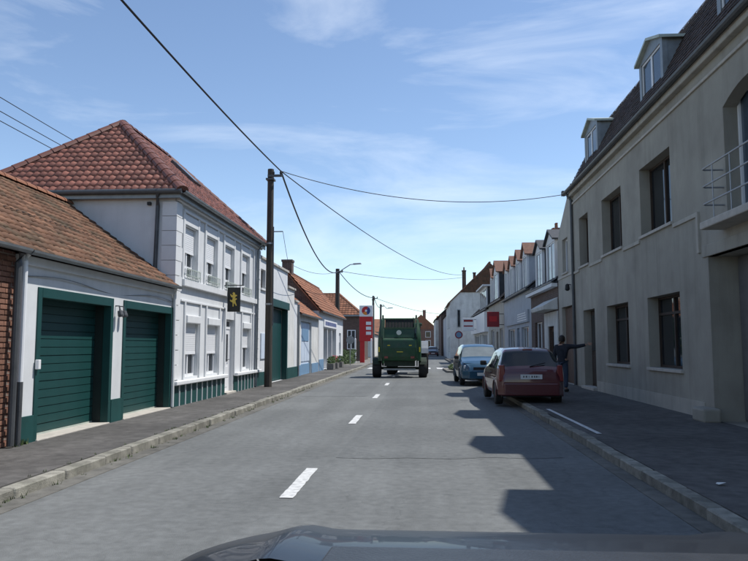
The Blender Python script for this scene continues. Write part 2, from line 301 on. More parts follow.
def window(parent, inw, xf, ya, yb, za, zb, dp, cols=2, transom=None, shutter=0.0, fm='pvc', gm='glass', sill='stone', fw=0.06, box=False, name='window', curtain=0.0):
    x1 = xf + inw * (dp - 0.07); x2 = xf + inw * dp; m = MB(); e = 0.002
    m.box(x1, x2, ya + e, ya + fw, za + e, zb - e); m.box(x1, x2, yb - fw, yb - e, za + e, zb - e)
    m.box(x1, x2, ya + fw, yb - fw, za + e, za + fw); m.box(x1, x2, ya + fw, yb - fw, zb - fw, zb - e)
    wy = (yb - ya - 2 * fw) / cols
    for c in range(1, cols): m.box(x1 - inw * 0.004, x2, ya + fw + wy * c - fw * 0.6, ya + fw + wy * c + fw * 0.6, za + fw, zb - fw)
    if transom: m.box(x1 - inw * 0.006, x2, ya + fw, yb - fw, transom - fw / 2, transom + fw / 2)
    f = m.build(name, fm, parent)
    zr = [(za + fw, zb - fw)] if not transom else [(za + fw, transom - fw / 2), (transom + fw / 2, zb - fw)]
    xg = xf + inw * (dp - 0.03)
    for c in range(cols):
        a = ya + fw + wy * c; b = a + wy
        for (c0, c1) in zr: MB().box(xg, xg + inw * 0.012, a, b, c0, c1).build('pane', gm, f)
    if shutter:
        zs = zb - (zb - za) * shutter; s = MB(); z = zb - 0.01; xs = xf + inw * (dp - 0.10)
        while z > zs: s.box(xs, xs + inw * 0.014, ya + 0.02, yb - 0.02, z - 0.047, z - 0.004); z -= 0.05
        s.box(xs - inw * 0.004, xs + inw * 0.016, ya + 0.02, yb - 0.02, zs - 0.06, zs + 0.004)
        s.box(xs + inw * 0.012, xs + inw * 0.016, ya + 0.03, yb - 0.03, zs, zb - 0.012)
        s.build('roller_shutter', 'slat', f)
        if box: MB().box(xf - inw * 0.07, xf + inw * (dp - 0.08), ya + 0.004, yb - 0.004, zb - 0.2, zb - 0.004).build('shutter_box', 'trimwhite', f, bevel=0.02)
    if sill: MB().box(xf - inw * 0.06, xf + inw * (dp - 0.07), ya - 0.05, yb + 0.05, za - 0.07, za - 0.001).build('sill', sill, f, bevel=0.008)
    return f

def tile_roof(name, mat, parent, O, U, V, w, h, tw=0.21, th=0.3, amp=0.03, clip=(), lift=0.03, kind='stuff', sub=5):
    """roof covering as real tiles: O eave corner, U along the eave, V up the slope; clip: (point, outward normal)"""
    O = Vector(O); U = Vector(U).normalized(); V = Vector(V).normalized(); Nn = U.cross(V)
    if Nn.z < 0: Nn = -Nn
    bm = bmesh.new(); ly = bm.faces.layers.float.new('rnd'); nx = math.ceil(w / tw); ny = math.ceil(h / th)
    tw = w / nx; th = h / ny
    if amp: prof = [(k / (sub - 1), amp * (0.5 - 0.5 * math.cos(2 * PI * (k / (sub - 1)) ** 0.75))) for k in range(sub)]
    else: prof = [(0.02, 0.0), (0.98, 0.0)]; 
    for j in range(ny):
        sh = 0 if amp else (j % 2) * 0.5
        for i in range(nx + (1 if sh else 0)):
            rv = random.random(); jz = random.uniform(-0.006, 0.006); jv = random.uniform(-0.008, 0.008); lo = []; hi = []; li = []
            for (t, a) in prof:
                uu = min(max((i + t - sh) * tw, 0), w)
                p = O + U * uu
                lo.append(bm.verts.new(p + V * (j * th - 0.02 + jv) + Nn * (a + lift + jz))); hi.append(bm.verts.new(p + V * ((j + 1) * th + 0.02) + Nn * (a * 0.9)))
                li.append(bm.verts.new(p + V * (j * th - 0.02 + jv) + Nn * (a * 0.6 + jz - 0.004)))
            for k in range(len(prof) - 1):
                for vs in ((lo[k], lo[k + 1], hi[k + 1], hi[k]), (li[k], li[k + 1], lo[k + 1], lo[k])):
                    f = bm.faces.new(vs); f[ly] = rv
    bed = [bm.verts.new(O + U * a + V * b - Nn * 0.03) for a, b in ((0, 0), (w, 0), (w, h), (0, h))]; f = bm.faces.new(bed); f[ly] = 0.2
    for (p, n) in clip:
        geo = bm.verts[:] + bm.edges[:] + bm.faces[:]
        bmesh.ops.bisect_plane(bm, geom=geo, plane_co=Vector(p), plane_no=Vector(n), clear_outer=True)
    off = org(parent); bmesh.ops.translate(bm, verts=bm.verts, vec=-off)
    me = bpy.data.meshes.new(name); bm.to_mesh(me); bm.free(); me.materials.append(MT[mat])
    if amp: me.shade_smooth()
    o = bpy.data.objects.new(name, me); COL.objects.link(o)
    if parent: o.parent = parent; ORG[o.name] = off
    if kind: o['kind'] = kind
    return o

def ridge_row(parent, a, b, mat, r=0.1, step=0.36, name='ridge_tile'):
    """half-round ridge or hip tiles, each a piece"""
    a = Vector(a); b = Vector(b); d = b - a; n = max(1, round(d.length / step)); u = d.normalized(); st = d.length / n
    m = MB(); side = u.cross(Vector((0, 0, 1))).normalized(); up = side.cross(u)
    vs = []; fs = []; K = 7
    for e, rr in ((0, r * 1.12), (st * 1.06, r)):
        for k in range(K):
            t = PI * k / (K - 1); vs.append(Vector((0, 0, 0)) + u * e + side * math.cos(t) * rr + up * (math.sin(t) * rr * 0.8))
    for k in range(K - 1): fs.append((k, k + 1, K + k + 1, K + k))
    fs.append(tuple(range(K)))
    me = MB().add(vs, fs).mesh(name, mat)
    for i in range(n): place(name, me, parent, a + u * (st * i))

def gutter(parent, x, y0, y1, z, mat='zinc', r=0.065, name='gutter'):
    vs = []; fs = []; K = 7
    for y in (y0, y1):
        for rr in (r, r - 0.008):
            for k in range(K):
                t = PI + PI * k / (K - 1); vs.append((x + math.cos(t) * rr, y, z + math.sin(t) * rr))
    for q in range(2):
        for k in range(K - 1): fs.append((q * K + k, q * K + k + 1, 2 * K + q * K + k + 1, 2 * K + q * K + k))
    for k in (0, K - 1): fs.append((k, K + k, 3 * K + k, 2 * K + k))
    for e in (0, 2 * K):
        for k in range(K - 1): fs.append((e + k, e + k + 1, e + K + k + 1, e + K + k))
    return MB().add(vs, fs).build(name, mat, parent, smooth=False)

def dormer(parent, inw, xf, ya, yb, z0, ze, zr, xb, fm='trimwhite', cm='slate', rm='tile_muted', gm='glass_blue', flat=False, over=0.12, cols=2):
    """a dormer: front frame with panes, cheeks, its own little roof"""
    fw = 0.16; m = MB(); x2 = xf + inw * 0.12
    m.box(xf, x2, ya, ya + fw, z0, ze); m.box(xf, x2, yb - fw, yb, z0, ze); m.box(xf, x2, ya + fw, yb - fw, z0, z0 + 0.12); m.box(xf, x2, ya + fw, yb - fw, ze - 0.14, ze)
    ym = (ya + yb) / 2
    if not flat: m.prism([(ya, ze), (yb, ze), (ym, zr - 0.06)], 'x', xf, x2)
    d = m.build('dormer', fm, parent)
    wy = (yb - ya - 2 * fw) / cols; fr = MB()
    for c in range(cols):
        a = ya + fw + wy * c; b = a + wy
        for q in ((a, a + 0.05), (b - 0.05, b)): fr.box(xf + inw * 0.03, xf + inw * 0.08, q[0], q[1], z0 + 0.12, ze - 0.14)
        for q in ((z0 + 0.12, z0 + 0.17), (ze - 0.19, ze - 0.14)): fr.box(xf + inw * 0.03, xf + inw * 0.08, a + 0.05, b - 0.05, q[0], q[1])
        MB().box(xf + inw * 0.05, xf + inw * 0.06, a + 0.05, b - 0.05, z0 + 0.17, ze - 0.19).build('pane', gm, d)
    fr.build('frame', 'pvc', d)
    for y in (ya + 0.02, yb - 0.06): MB().box(x2, xb, y, y + 0.04, z0, ze).build('cheek', cm, d)
    r = MB(); xo = xf - inw * over; t = 0.07
    if flat: r.box(xo, xb, ya - over, yb + over, ze, ze + 0.14)
    else:
        dz = (zr - ze) / (ym - ya) * over
        for s, e in ((ya - over, -1), (yb + over, 1)):
            r.add([(xo, s, ze - dz), (xo, ym, zr), (xb, ym, zr), (xb, s, ze - dz), (xo, s, ze - dz - t), (xo, ym, zr - t), (xb, ym, zr - t), (xb, s, ze - dz - t)],
                  [(0, 1, 2, 3), (4, 7, 6, 5), (0, 4, 5, 1), (1, 5, 6, 2), (2, 6, 7, 3), (3, 7, 4, 0)])
    r.build('dormer_roof', rm, d)
    return d

def chimney(parent, x, y, z0, z1, sx=0.5, sy=0.6, mat='brick', pots=2, name='chimney'):
    c = MB().box(x - sx / 2, x + sx / 2, y - sy / 2, y + sy / 2, z0, z1 - 0.12).box(x - sx / 2 - 0.04, x + sx / 2 + 0.04, y - sy / 2 - 0.04, y + sy / 2 + 0.04, z1 - 0.12, z1).build(name, mat, parent)
    for k in range(pots):
        yy = y + (k - (pots - 1) / 2) * 0.26
        MB().lathe((x, yy, z1), (0, 0, 1), [(0, 0.09), (0.3, 0.075), (0.32, 0.095), (0.36, 0.09)], 10).build('chimney_pot', 'tile_orange', c)
    return c

# ================================================================= THE SETTING
KL, KR, WL, WR, PZ = -4.0, 2.45, -5.65, 5.45, 0.12
tag(MB().quad((-1500, -300, -0.03), (1500, -300, -0.03), (1500, 2500, -0.03), (-1500, 2500, -0.03)).build('ground', 'ground'), kind='structure')
road = MB()
path = [(-14, KL - .1, KR + .1), (60, KL - .1, KR + .1), (80, -4.6, 3.2), (110, -5.2, 3.4), (140, -7.5, 1.6), (170, -12, -3.0), (200, -19, -9)]
for a, b in zip(path[:-1], path[1:]): road.quad((a[1], a[0], 0), (a[2], a[0], 0), (b[2], b[0], 0), (b[1], b[0], 0))
tag(road.build('road', 'asphalt'), kind='structure')
# repair patches in the road surface, a thin layer on top
def blob(name, pts, z, mat):
    n = len(pts); return tag(MB().quad(*[(x, y, z) for x, y in pts]).build(name, mat), kind='structure')
blob('road_patch', [(-1.15, 9.62), (-.7, 9.55), (-.2, 9.66), (.4, 9.6), (.9, 9.78), (1.4, 9.7), (1.9, 9.82), (2.2, 13.5), (1.9, 40), (-1.0, 40), (-1.1, 16)], 0.004, 'patch')
blob('road_patch', [(-3.7, 21), (-1.6, 21.2), (-1.65, 31), (-3.72, 31)], 0.004, 'patch')
# painted centre dashes
for k in range(-1, 8):
    y0 = 7.06 + k * 6.68; mk = MB(); n = 12
    for i in range(n):
        j = lambda: random.uniform(-0.006, 0.006)
        a, b = y0 + 1.7 * i / n, y0 + 1.7 * (i + 1) / n; mk.quad((-1.41 + j(), a, .008), (-1.27 + j(), a, .008), (-1.27 + j(), b, .008), (-1.41 + j(), b, .008))
    tag(mk.build('centre_line_dash', 'paint'), kind='structure')
# pedestrian crossing
for k in range(7):
    x = KL + 0.45 + k * 0.92
    tag(MB().quad((x, 46.5, .008), (x + .5, 46.5, .008), (x + .5, 49.3, .008), (x, 49.3, .008)).build('crossing_bar', 'paint'), kind='structure')
tag(MB().quad((2.76, 11.5, PZ + .004), (2.84, 11.5, PZ + .004), (2.81, 15.9, PZ + .004), (2.73, 15.9, PZ + .004)).build('parking_line', 'paint'), kind='structure')
# pavements and kerbs
tag(MB().box(KL - .16, WL - .05, -14, 52, -.02, PZ - .004).build('pavement_left', 'pavement'), kind='structure')
tag(MB().box(KR + .16, WR + .05, -14, 79.9, -.02, PZ - .004).build('pavement_right', 'pavement'), kind='structure')
tag(MB().box(KL - .16, -16, 52.004, 82, -.02, PZ - .03).build('forecourt', 'pavement_pale'), kind='structure')
tag(MB().box(KL, KL + .24, -14, 52, -.02, .006).build('gutter_channel', 'channel'), kind='structure')
tag(MB().box(KR - .2, KR, -14, 60, -.02, .006).build('gutter_channel', 'channel'), kind='structure')
def kerb(nm, x0, x1, y_end):
    base = tag(MB().box(x0 + .01, x1 - .01, -14, y_end, -.03, PZ - .02).build(nm, 'kerb'), kind='structure')
    me = MB().box(-(x1 - x0) / 2, (x1 - x0) / 2, 0.006, 0.994, -.03, PZ).mesh('kerbstone', 'kerb')
    bm = bmesh.new(); bm.from_mesh(me); bmesh.ops.bevel(bm, geom=bm.edges[:], offset=0.014, segments=1, affect='EDGES'); bm.to_mesh(me); bm.free()
    y = -2.0
    while y < y_end - 1:
        ln = random.choice((1.0, 1.0, 0.97, 0.82)); place('kerbstone', me, base, ((x0 + x1) / 2 + random.uniform(-.014, .014), y, random.uniform(-.014, .008)), (0, random.uniform(-.03, .03), random.uniform(-.01, .01)), (1, ln, 1)); y += ln + .006
kerb('kerb_left', KL - .16, KL, 52); kerb('kerb_right', KR, KR + .16, 60)
# weeds along the left wall foot and in the kerb joints
def weeds(name, spots, label, mat='weed'):
    bm = MB()
    for (x, y, z, s) in spots:
        for k in range(9):
            a = random.uniform(0, 2 * PI); l = s * random.uniform(.5, 1.2); dx, dy = math.cos(a) * l * .5, math.sin(a) * l * .5; px, py = -math.sin(a) * s * .12, math.cos(a) * s * .12
            X, Y = x + random.uniform(-s, s) * .5, y + random.uniform(-s, s) * .8
            bm.add([(X - px, Y - py, z), (X + px, Y + py, z), (X + dx, Y + dy, z + l)], [(0, 1, 2)], random.random())
    return tag(bm.build(name, mat, attr=True, fix=False), label, 'weeds', kind='stuff')
weeds('weeds', [(KL + random.uniform(-.02, .1), random.uniform(6, 26), .0, random.uniform(.02, .06)) for _ in range(110)] + [(WL + .04, random.uniform(9.5, 9.9), PZ - .004, .08) for _ in range(8)] + [(KL - .17, random.uniform(6, 20), PZ - .01, .035) for _ in range(40)], 'small green weeds growing in the kerb joints')

# ================================================================= LEFT SIDE
# --- brick house at the far left edge
r = thing('brick_house', (WL - .05, 6, 0), 'brown brick house beside the white garage with green doors', 'house')
wb = facade(MB(), -1, WL - .055, 1.0, 9.52, 0, 2.82, [(3.2, 4.4, .9, 2.2, .2)], back=5.0).build('wall', 'brick', r)
window(r, -1, WL - .055, 3.2, 4.4, .9, 2.2, .2, 2)
bmz = MB().box(-.012, .012, -.104, .104, -.0285, .0285).mesh('brick', 'brick_piece')
for j in range(35):
    y = 9.41 - (j % 2) * .109
    for i in range(8):
        place('brick', bmz, wb, (WL - .05 + random.uniform(-.003, .003), y - i * .218, .16 + j * .075))
tile_roof('roof_tiles', 'tile_brown', r, (WL + .14, 1.0, 2.84), (0, 1, 0), (-2.69, 0, 1.96), 8.50, 3.33, .18, .215, .028)
MB().prism([(WL - .1, 2.83), (WL - 2.55, 4.76), (WL - 5.05, 2.83)], 'y', 1.05, 9.48).build('roof', 'tile_brown', r)
ridge_row(r, (-8.2, 1.0, 4.80), (-8.2, 9.5, 4.80), 'tile_brown', .12, .38)
gutter(r, WL + .16, 1.0, 9.50, 2.86)
MB().tube([(WL + .10, 9.42, 2.80), (WL + .05, 9.43, 2.66), (WL + .05, 9.43, .14)], .05, 10).build('downpipe', 'zinc_dark', r)

# --- white garage with two green doors
r = thing('garage', (WL, 12.6, 0), 'low white garage building with two green doors and brown tiled roof', 'garage')
D1, D2 = (10.1, 12.55), (13.12, 15.66)
GD = .33
facade(MB(), -1, WL, 9.54, 15.74, 0, 2.80, [(D1[0], D1[1], .10, 2.31, GD), (D2[0], D2[1], .10, 2.31, GD)], back=5.0).build('wall', 'white', r)
for (a, b) in (D1, D2):
    fr = MB(); x0, x1 = WL + .022, WL - .12
    fr.box(x0, x1, a - .06, a + .05, .10, 2.37); fr.box(x0, x1, b - .05, b + (.06 if b < 14 else .07), .10, 2.37); fr.box(x0 + .002, x1, a + .05, b - .05, 2.22, 2.37)
    f = fr.build('door_frame', 'green', r, bevel=.006)
    # recess lining coloured near-black, darker than the frame, to paint in its shade
    ln = MB(); ln.box(x1, WL - GD, a + .002, a + .03, .10, 2.30); ln.box(x1, WL - GD, b - .03, b - .002, .10, 2.30); ln.box(x1, WL - GD, a + .03, b - .03, 2.27, 2.305); ln.build('lining', 'lining_shade', f)
    d = MB().box(WL - GD + .02, WL - GD - .04, a + .03, b - .03, .10, 2.27).build('garage_door', 'green_dark', r)
    n = 16; hh = (2.27 - .16) / n
    me = MB().box(-.016, .016, -(b - a) / 2 + .035, (b - a) / 2 - .035, .003, hh - .003).mesh('panel', 'green_door')
    bm = bmesh.new(); bm.from_mesh(me); bmesh.ops.bevel(bm, geom=bm.edges[:], offset=.006, segments=2, affect='EDGES'); bm.to_mesh(me); bm.free()
    for k in range(n): place('panel', me, d, (WL - GD + .036 + random.uniform(-.002, .002), (a + b) / 2, .16 + k * hh))
    MB().box(WL - GD + .016, WL - GD + .055, a + .035, b - .035, .115, .16).build('bottom_rail', 'zinc_pale', d)
    MB().box(WL - GD + .05, WL + .05, a + .02, b - .02, .10, .135).build('threshold', 'stone', r, bevel=.01)
MB().box(WL, WL + .03, 9.56, D1[0] - .065, .1, .5).build('plinth', 'green_dark', r, bevel=.005)
MB().box(WL, WL + .03, D1[1] + .065, D2[0] - .065, .1, .53).build('plinth', 'green_dark', r, bevel=.005)
MB().box(WL + .02, WL + .075, 10.02, 10.09, 1.16, 1.30).build('door_switch', 'white_sign', r, bevel=.008)
for y in (12.72, 12.90):
    l = MB().lathe((WL + .10, y, 2.10), (0.25, 0, -1), [(-.06, .02), (-.05, .045), (.03, .055), (.06, .05)], 12).build('spot_lamp', 'zinc_dark', r)
    MB().tube([(WL, y, 2.24), (WL + .07, y, 2.24), (WL + .10, y, 2.14)], .014, 6).build('bracket', 'zinc_dark', l)
MB().box(WL, WL + .05, 9.56, 15.70, 2.66, 2.795).build('cornice', 'white', r, bevel=.01)
tile_roof('roof_tiles', 'tile_brown', r, (WL + .14, 9.5, 2.84), (0, 1, 0), (-2.69, 0, 1.96), 6.22, 3.33, .18, .215, .028)
MB().prism([(WL - .1, 2.81), (WL - 2.55, 4.76), (WL - 5.0, 2.81)], 'y', 9.56, 15.70).build('roof', 'tile_brown', r)
ridge_row(r, (-8.2, 9.5, 4.80), (-8.2, 15.74, 4.80), 'tile_orange', .12, .38)
gutter(r, WL + .17, 9.51, 15.74, 2.85)
MB().tube([(WL + .12, 15.60, 2.80), (WL + .06, 15.70, 2.66), (WL + .06, 15.70, .14)], .035, 10).build('downpipe', 'white', r)
MB().tube([(WL + .07, 9.63, 2.80), (WL + .05, 9.60, 2.7), (WL + .05, 9.60, 1.0), ], .038, 10).build('downpipe', 'pvc', r)
MB().tube([(WL + .05, 9.60, 1.0), (WL + .05, 9.60, .12)], .042, 10).build('downpipe', 'zinc_dark', r)
cb = [(WL + .012 + .02 * math.sin(t * 9), 9.7 + t * 5.9, 2.50 + .05 * math.sin(t * PI * 3)) for t in [i / 24 for i in range(25)]]
MB().tube(cb, .008, 5).build('cable', 'zinc', r)

# --- white two-storey house with the red hipped roof
Y0, Y1, ZE = 15.76, 24.35, 5.05
r = thing('white_house', (WL, 20, 0), 'white two-storey house with red pantile hipped roof and green striped plinth', 'house')
UW = [(16.4, 17.35), (18.1, 19.08), (19.85, 20.83), (21.8, 22.75)]
GW = [(16.6, 17.65), (18.3, 19.4), (22.0, 23.05)]
RV = .17
holes = [(a, b, 3.15, 4.40, RV) for a, b in UW] + [(a, b, .76, 2.25, RV) for a, b in GW] + [(20.1, 21.05, .12, 2.28, RV)]
facade(MB(), -1, WL, Y0, Y1, 0, ZE, holes, back=5.0).build('wall', 'white', r)
for i, (a, b) in enumerate(UW):
    f = window(r, -1, WL, a, b, 3.15, 4.40, RV, 2, 3.42, (.46, .48, .44, .40)[i], sill='trimwhite')
    # slim guard rail in front of the sill
    g = MB(); g.box(WL + .10, WL + .12, a - .04, b + .04, 3.33, 3.35); g.box(WL + .10, WL + .12, a - .04, b + .04, 3.18, 3.195)
    for k in range(9): yy = a - .02 + (b - a + .04) * k / 8; g.box(WL + .103, WL + .117, yy - .006, yy + .006, 3.08, 3.33)
    for yy in (a - .03, b + .03): g.box(WL - .001, WL + .10, yy - .008, yy + .008, 3.20, 3.215)
    g.build('guard_rail', 'zinc_pale', f)
for i, (a, b) in enumerate(GW):
    window(r, -1, WL, a, b, .76, 2.25, RV, 2, None, (.60, .60, .50)[i], sill=None, box=True)
# door
d = MB().box(WL - RV + .05, WL - RV - .02, 20.16, 20.99, .12, 2.0).build('door', 'pvc', r)
MB().box(WL - RV + .05, WL - RV + .06, 20.32, 20.83, 1.05, 1.85).build('door_panel', 'glass', d); MB().box(WL - RV + .05, WL - RV + .062, 20.32, 20.83, .3, .9).build('door_panel', 'slat', d)
MB().tube([(WL - RV + .05, 20.88, 1.1), (WL - RV + .11, 20.88, 1.1), (WL - RV + .11, 20.78, 1.1)], .012, 8).build('handle', 'steel', d)
fr = MB(); fr.box(WL - RV + .07, WL - RV, 20.102, 20.16, .12, 2.278); fr.box(WL - RV + .07, WL - RV, 20.99, 21.048, .12, 2.278); fr.box(WL - RV + .068, WL - RV, 20.16, 20.99, 2.0, 2.07); fr.box(WL - RV + .068, WL - RV, 20.16, 20.99, 2.22, 2.276)
f = fr.build('door_frame', 'pvc', r); MB().box(WL - RV + .03, WL - RV + .04, 20.16, 20.99, 2.07, 2.22).build('pane', 'glass', f)
MB().box(WL - .2, WL + .1, 20.05, 21.1, .08, .17).build('doorstep', 'stone', r, bevel=.01)
# raised strips framing the panels round the windows
def strip(y0, y1, z0, z1, p=.035, nm='moulding'): return MB().box(WL + .001, WL + p, y0, y1, z0, z1).build(nm, 'trimwhite', r, bevel=.008)
strip(Y0 + .5, Y1 - 1.05, 4.70, 4.76, .05); strip(Y0 + .02, Y1 - .02, 4.86, 5.02, .10, 'cornice')
strip(Y0 + .46, Y1 - .6, 2.92, 3.08, .10, 'string_course'); strip(Y0 + .46, 20.05, 2.55, 2.60, .04); strip(21.1, Y1 - .6, 2.56, 2.61, .04)
for a, b in UW:
    strip(a - .14, a - .02, 3.08, 4.70, .04); strip(b + .02, b + .14, 3.08, 4.70, .04); strip(a - .02, b + .02, 4.42, 4.66, .03)
for a, b in GW: strip(a - .12, a - .03, .70, 2.55, .04); strip(b + .03, b + .12, .70, 2.55, .04)
strip(19.98, 20.08, .62, 2.55, .04); strip(21.07, 21.17, .62, 2.55, .04)
strip(Y1 - 1.0, Y1 - .9, .7, 4.78, .05); 
# ledge above the plinth
MB().box(WL, WL + .14, Y0 + .01, 20.06, .60, .70).build('ledge', 'trimwhite', r, bevel=.02); MB().box(WL, WL + .14, 21.1, Y1 - .01, .60, .70).build('ledge', 'trimwhite', r, bevel=.02)
# plinth: green boards with white cover strips
pm = MB().box(0, .03, 0, .36, .1, .598).mesh('board', 'green_dark'); sm = MB().box(0, .05, 0, .035, .1, .598).mesh('batten', 'trimwhite')
for (a, b) in ((Y0 + .02, 20.06), (21.1, Y1 - .02)):
    n = round((b - a) / .42); st = (b - a) / n
    for k in range(n):
        place('board', pm, r, (WL + .002, a + k * st, 0), scl=(1, (st - .003) / .36, 1))
        if k: place('batten', sm, r, (WL + .004, a + k * st - .018, 0))
# quoins
qm = [MB().box(-.30, .045, -.03, .42 - e, .008, .335).mesh('quoin', 'trimwhite') for e in (0, .07)]
for k in range(12): place('quoin', qm[k % 2], r, (WL, Y0, .72 + k * .343))
qm2 = [MB().box(0, .045, -.42 + e, 0, .008, .335).mesh('quoin', 'trimwhite') for e in (0, .07)]
for k in range(12): place('quoin', qm2[k % 2], r, (WL, Y1 - .03, .72 + k * .343))
# roof: hips
HX = WL + .22; BX = WL - 5.15; EY0, EY1 = Y0 - .2, Y1 + .2; ez = ZE + .0; AX = (HX + BX) / 2; RZ = 7.55
AY0, AY1 = EY0 + 2.75, EY1 - 2.75
ap0, ap1 = Vector((AX, AY0, RZ)), Vector((AX, AY1, RZ))
c = [Vector((HX, EY0, ez)), Vector((HX, EY1, ez)), Vector((BX, EY1, ez)), Vector((BX, EY0, ez))]
core = MB().add([v - Vector((0, 0, .02)) for v in (*c, ap0, ap1)], [(0, 1, 5, 4), (1, 2, 5), (2, 3, 4, 5), (3, 0, 4), (0, 3, 2, 1)])
core.build('roof', 'tile_red', r)
V = (ap0 - Vector((HX, AY0, ez))); h = V.length
def edge_clip(a, b, inside):
    a, b = Vector(a), Vector(b); d = b - a; n = d.cross(Vector((0, 0, 1))).normalized()
    if (Vector(inside) - a).dot(n) > 0: n = -n
    return (a, n)
mid = (AX + 1.2, 20, 6)
tile_roof('roof_tiles', 'tile_red', r, c[0], (0, 1, 0), V, EY1 - EY0, h, .185, .255, .05, [edge_clip(c[0], ap0, (HX, 20, 5)), edge_clip(c[1], ap1, (HX, 20, 5))])
V2 = ap0 - Vector((AX, EY0, ez))
tile_roof('roof_tiles', 'tile_red', r, c[3], (1, 0, 0), V2, HX - BX, V2.length, .185, .255, .05, [edge_clip(c[0], ap0, (AX, EY0, 5)), edge_clip(c[3], ap0, (AX, EY0, 5))])
up = Vector((0, 0, .0))
for a, b in ((c[0], ap0), (c[3], ap0), (c[1], ap1), (c[2], ap1), (ap0, ap1)): ridge_row(r, a + up, b + up, 'tile_red', .135, .36)
MB().box(WL - 5.1, HX - .06, EY0 + .02, EY0 + .10, ez - .16, ez - .02).box(HX - .1, HX - .06, EY0 + .10, EY1 - .02, ez - .16, ez - .02).build('fascia', 'zinc', r)
gutter(r, HX + .03, EY0, EY1, ez + .0, 'zinc'); 
gs = MB().tube([(BX, EY0 - .04, ez - .02), (HX, EY0 - .04, ez - .02)], .06, 10).build('gutter', 'zinc_dark', r)
MB().tube([(-6.0, EY0 - .03, ez - .05), (-6.05, Y0 - .06, ez - .32), (-6.08, Y0 - .06, 3.0)], .045, 10).build('downpipe', 'zinc_dark', r)
MB().tube([(WL + .24, Y1 - .68, ez - .06), (WL + .10, Y1 - .66, ez - .3), (WL + .07, Y1 - .66, .14)], .045, 10).build('downpipe', 'zinc', r)
MB().box(-6.3, -6.22, Y0 - .08, Y0, 4.75, 4.82).build('insulator', 'black', r)
# skylight on the street slope
Vn = V.normalized(); Uu = Vector((0, 1, 0)); Nn = Uu.cross(Vn); Nn = Nn if Nn.z > 0 else -Nn
p = Vector((HX, 20.0, ez)) + Vn * 1.75 + Nn * .05
def slab(mb, p, U, V, N, w, h, t): mb.add([p, p + U * w, p + U * w + V * h, p + V * h, p + N * t, p + U * w + N * t, p + U * w + V * h + N * t, p + V * h + N * t], [(0, 3, 2, 1), (4, 5, 6, 7), (0, 1, 5, 4), (1, 2, 6, 5), (2, 3, 7, 6), (3, 0, 4, 7)]); return mb
sk = slab(MB(), p, Uu, Vn, Nn, .62, .95, .09).build('skylight', 'zinc_dark', r); slab(MB(), p + Uu * .08 + Vn * .09 + Nn * .092, Uu, Vn, Nn, .46, .77, .006).build('pane', 'glass', sk)

# hanging sign with a gold figure, fixed to the house
sy = 19.95
r2 = thing('hanging_sign', (WL, sy, 2.5), 'black hanging sign with gold figure on white house wall', 'sign')
MB().box(WL + .10, WL + .47, sy - .03, sy + .03, 2.48, 3.18).build('sign_board', 'signblack', r2, bevel=.01)
MB().tube([(WL, sy, 3.24), (WL + .56, sy, 3.24)], .014, 8).build('bracket', 'black', r2)
fig = [(.26, 2.58), (.30, 2.58), (.31, 2.70), (.36, 2.66), (.40, 2.60), (.43, 2.62), (.39, 2.72), (.37, 2.80), (.43, 2.84), (.42, 2.88), (.35, 2.86), (.38, 2.94), (.44, 2.96), (.42, 3.0), (.36, 3.0), (.35, 3.07), (.29, 3.1), (.25, 3.05), (.27, 2.99), (.22, 2.98), (.18, 3.04), (.16, 3.0), (.20, 2.92), (.26, 2.90), (.25, 2.82), (.19, 2.80), (.17, 2.84), (.15, 2.78), (.22, 2.74), (.26, 2.72)]
for s in (-1, 1): MB().prism([(WL + .285 + (a - .30) * .72, 2.83 + (b - 2.83) * .8) for a, b in fig], 'y', sy + s * .031, sy + s * .036).build('emblem', 'gold', r2)

# --- white workshop with the stepped parapet and a green gate
r = thing('workshop', (WL, 28, 0), 'white workshop with stepped flat parapet and tall green door', 'workshop')
facade(MB(), -1, WL - .01, 24.36, 29.62, 0, 4.60, [(26.35, 29.45, .1, 3.0, .3), (24.6, 25.35, 3.55, 4.25, .2)], back=6).build('wall', 'white', r)
facade(MB(), -1, WL - .012, 29.62, 31.3, 0, 3.97, [], back=6).build('wall', 'white_old', r)
facade(MB(), -1, WL - .008, 31.3, 32.2, 0, 3.48, [], back=6).build('wall', 'white', r)
for (a, b, z) in ((24.36, 29.66, 4.60), (29.66, 31.34, 3.97), (31.34, 32.22, 3.48)): MB().box(WL + .06, WL - .3, a, b, z, z + .09).build('coping', 'stone', r, bevel=.01)
window(r, -1, WL - .01, 24.6, 25.35, 3.55, 4.25, .2, 1, sill='trimwhite', fm='wood_dark')
MB().box(WL + .10, WL - .2, 26.15, 29.62, 3.0, 3.30).build('lintel', 'green', r, bevel=.01)
for a, b in ((26.2, 26.38), (29.42, 29.6)): MB().box(WL + .03, WL - .2, a, b, .1, 3.0).build('door_post', 'green', r, bevel=.008)
d = MB().box(WL - .24, WL - .29, 26.38, 29.42, .1, 2.99).build('workshop_door', 'green_dark', r)
pn = MB().box(0, .03, 0, .425, .14, 2.96).mesh('plank', 'green_door')
for k in range(7): place('plank', pn, d, (WL - .242, 26.395 + k * .432, 0))
MB().box(WL - .01, WL + .025, 29.66, 32.15, .1, .58).build('plinth', 'green_dark', r); MB().box(WL - .01, WL + .025, 24.4, 26.15, .1, .58).build('plinth', 'green_dark', r)
MB().box(WL - .01, WL + .03, 24.65, 25.55, 1.05, 1.95).build('notice_board', 'blue_wall', r)
MB().tube([(WL + .05, 32.12, 3.4), (WL + .05, 32.12, .14)], .05, 8).build('downpipe', 'zinc', r)

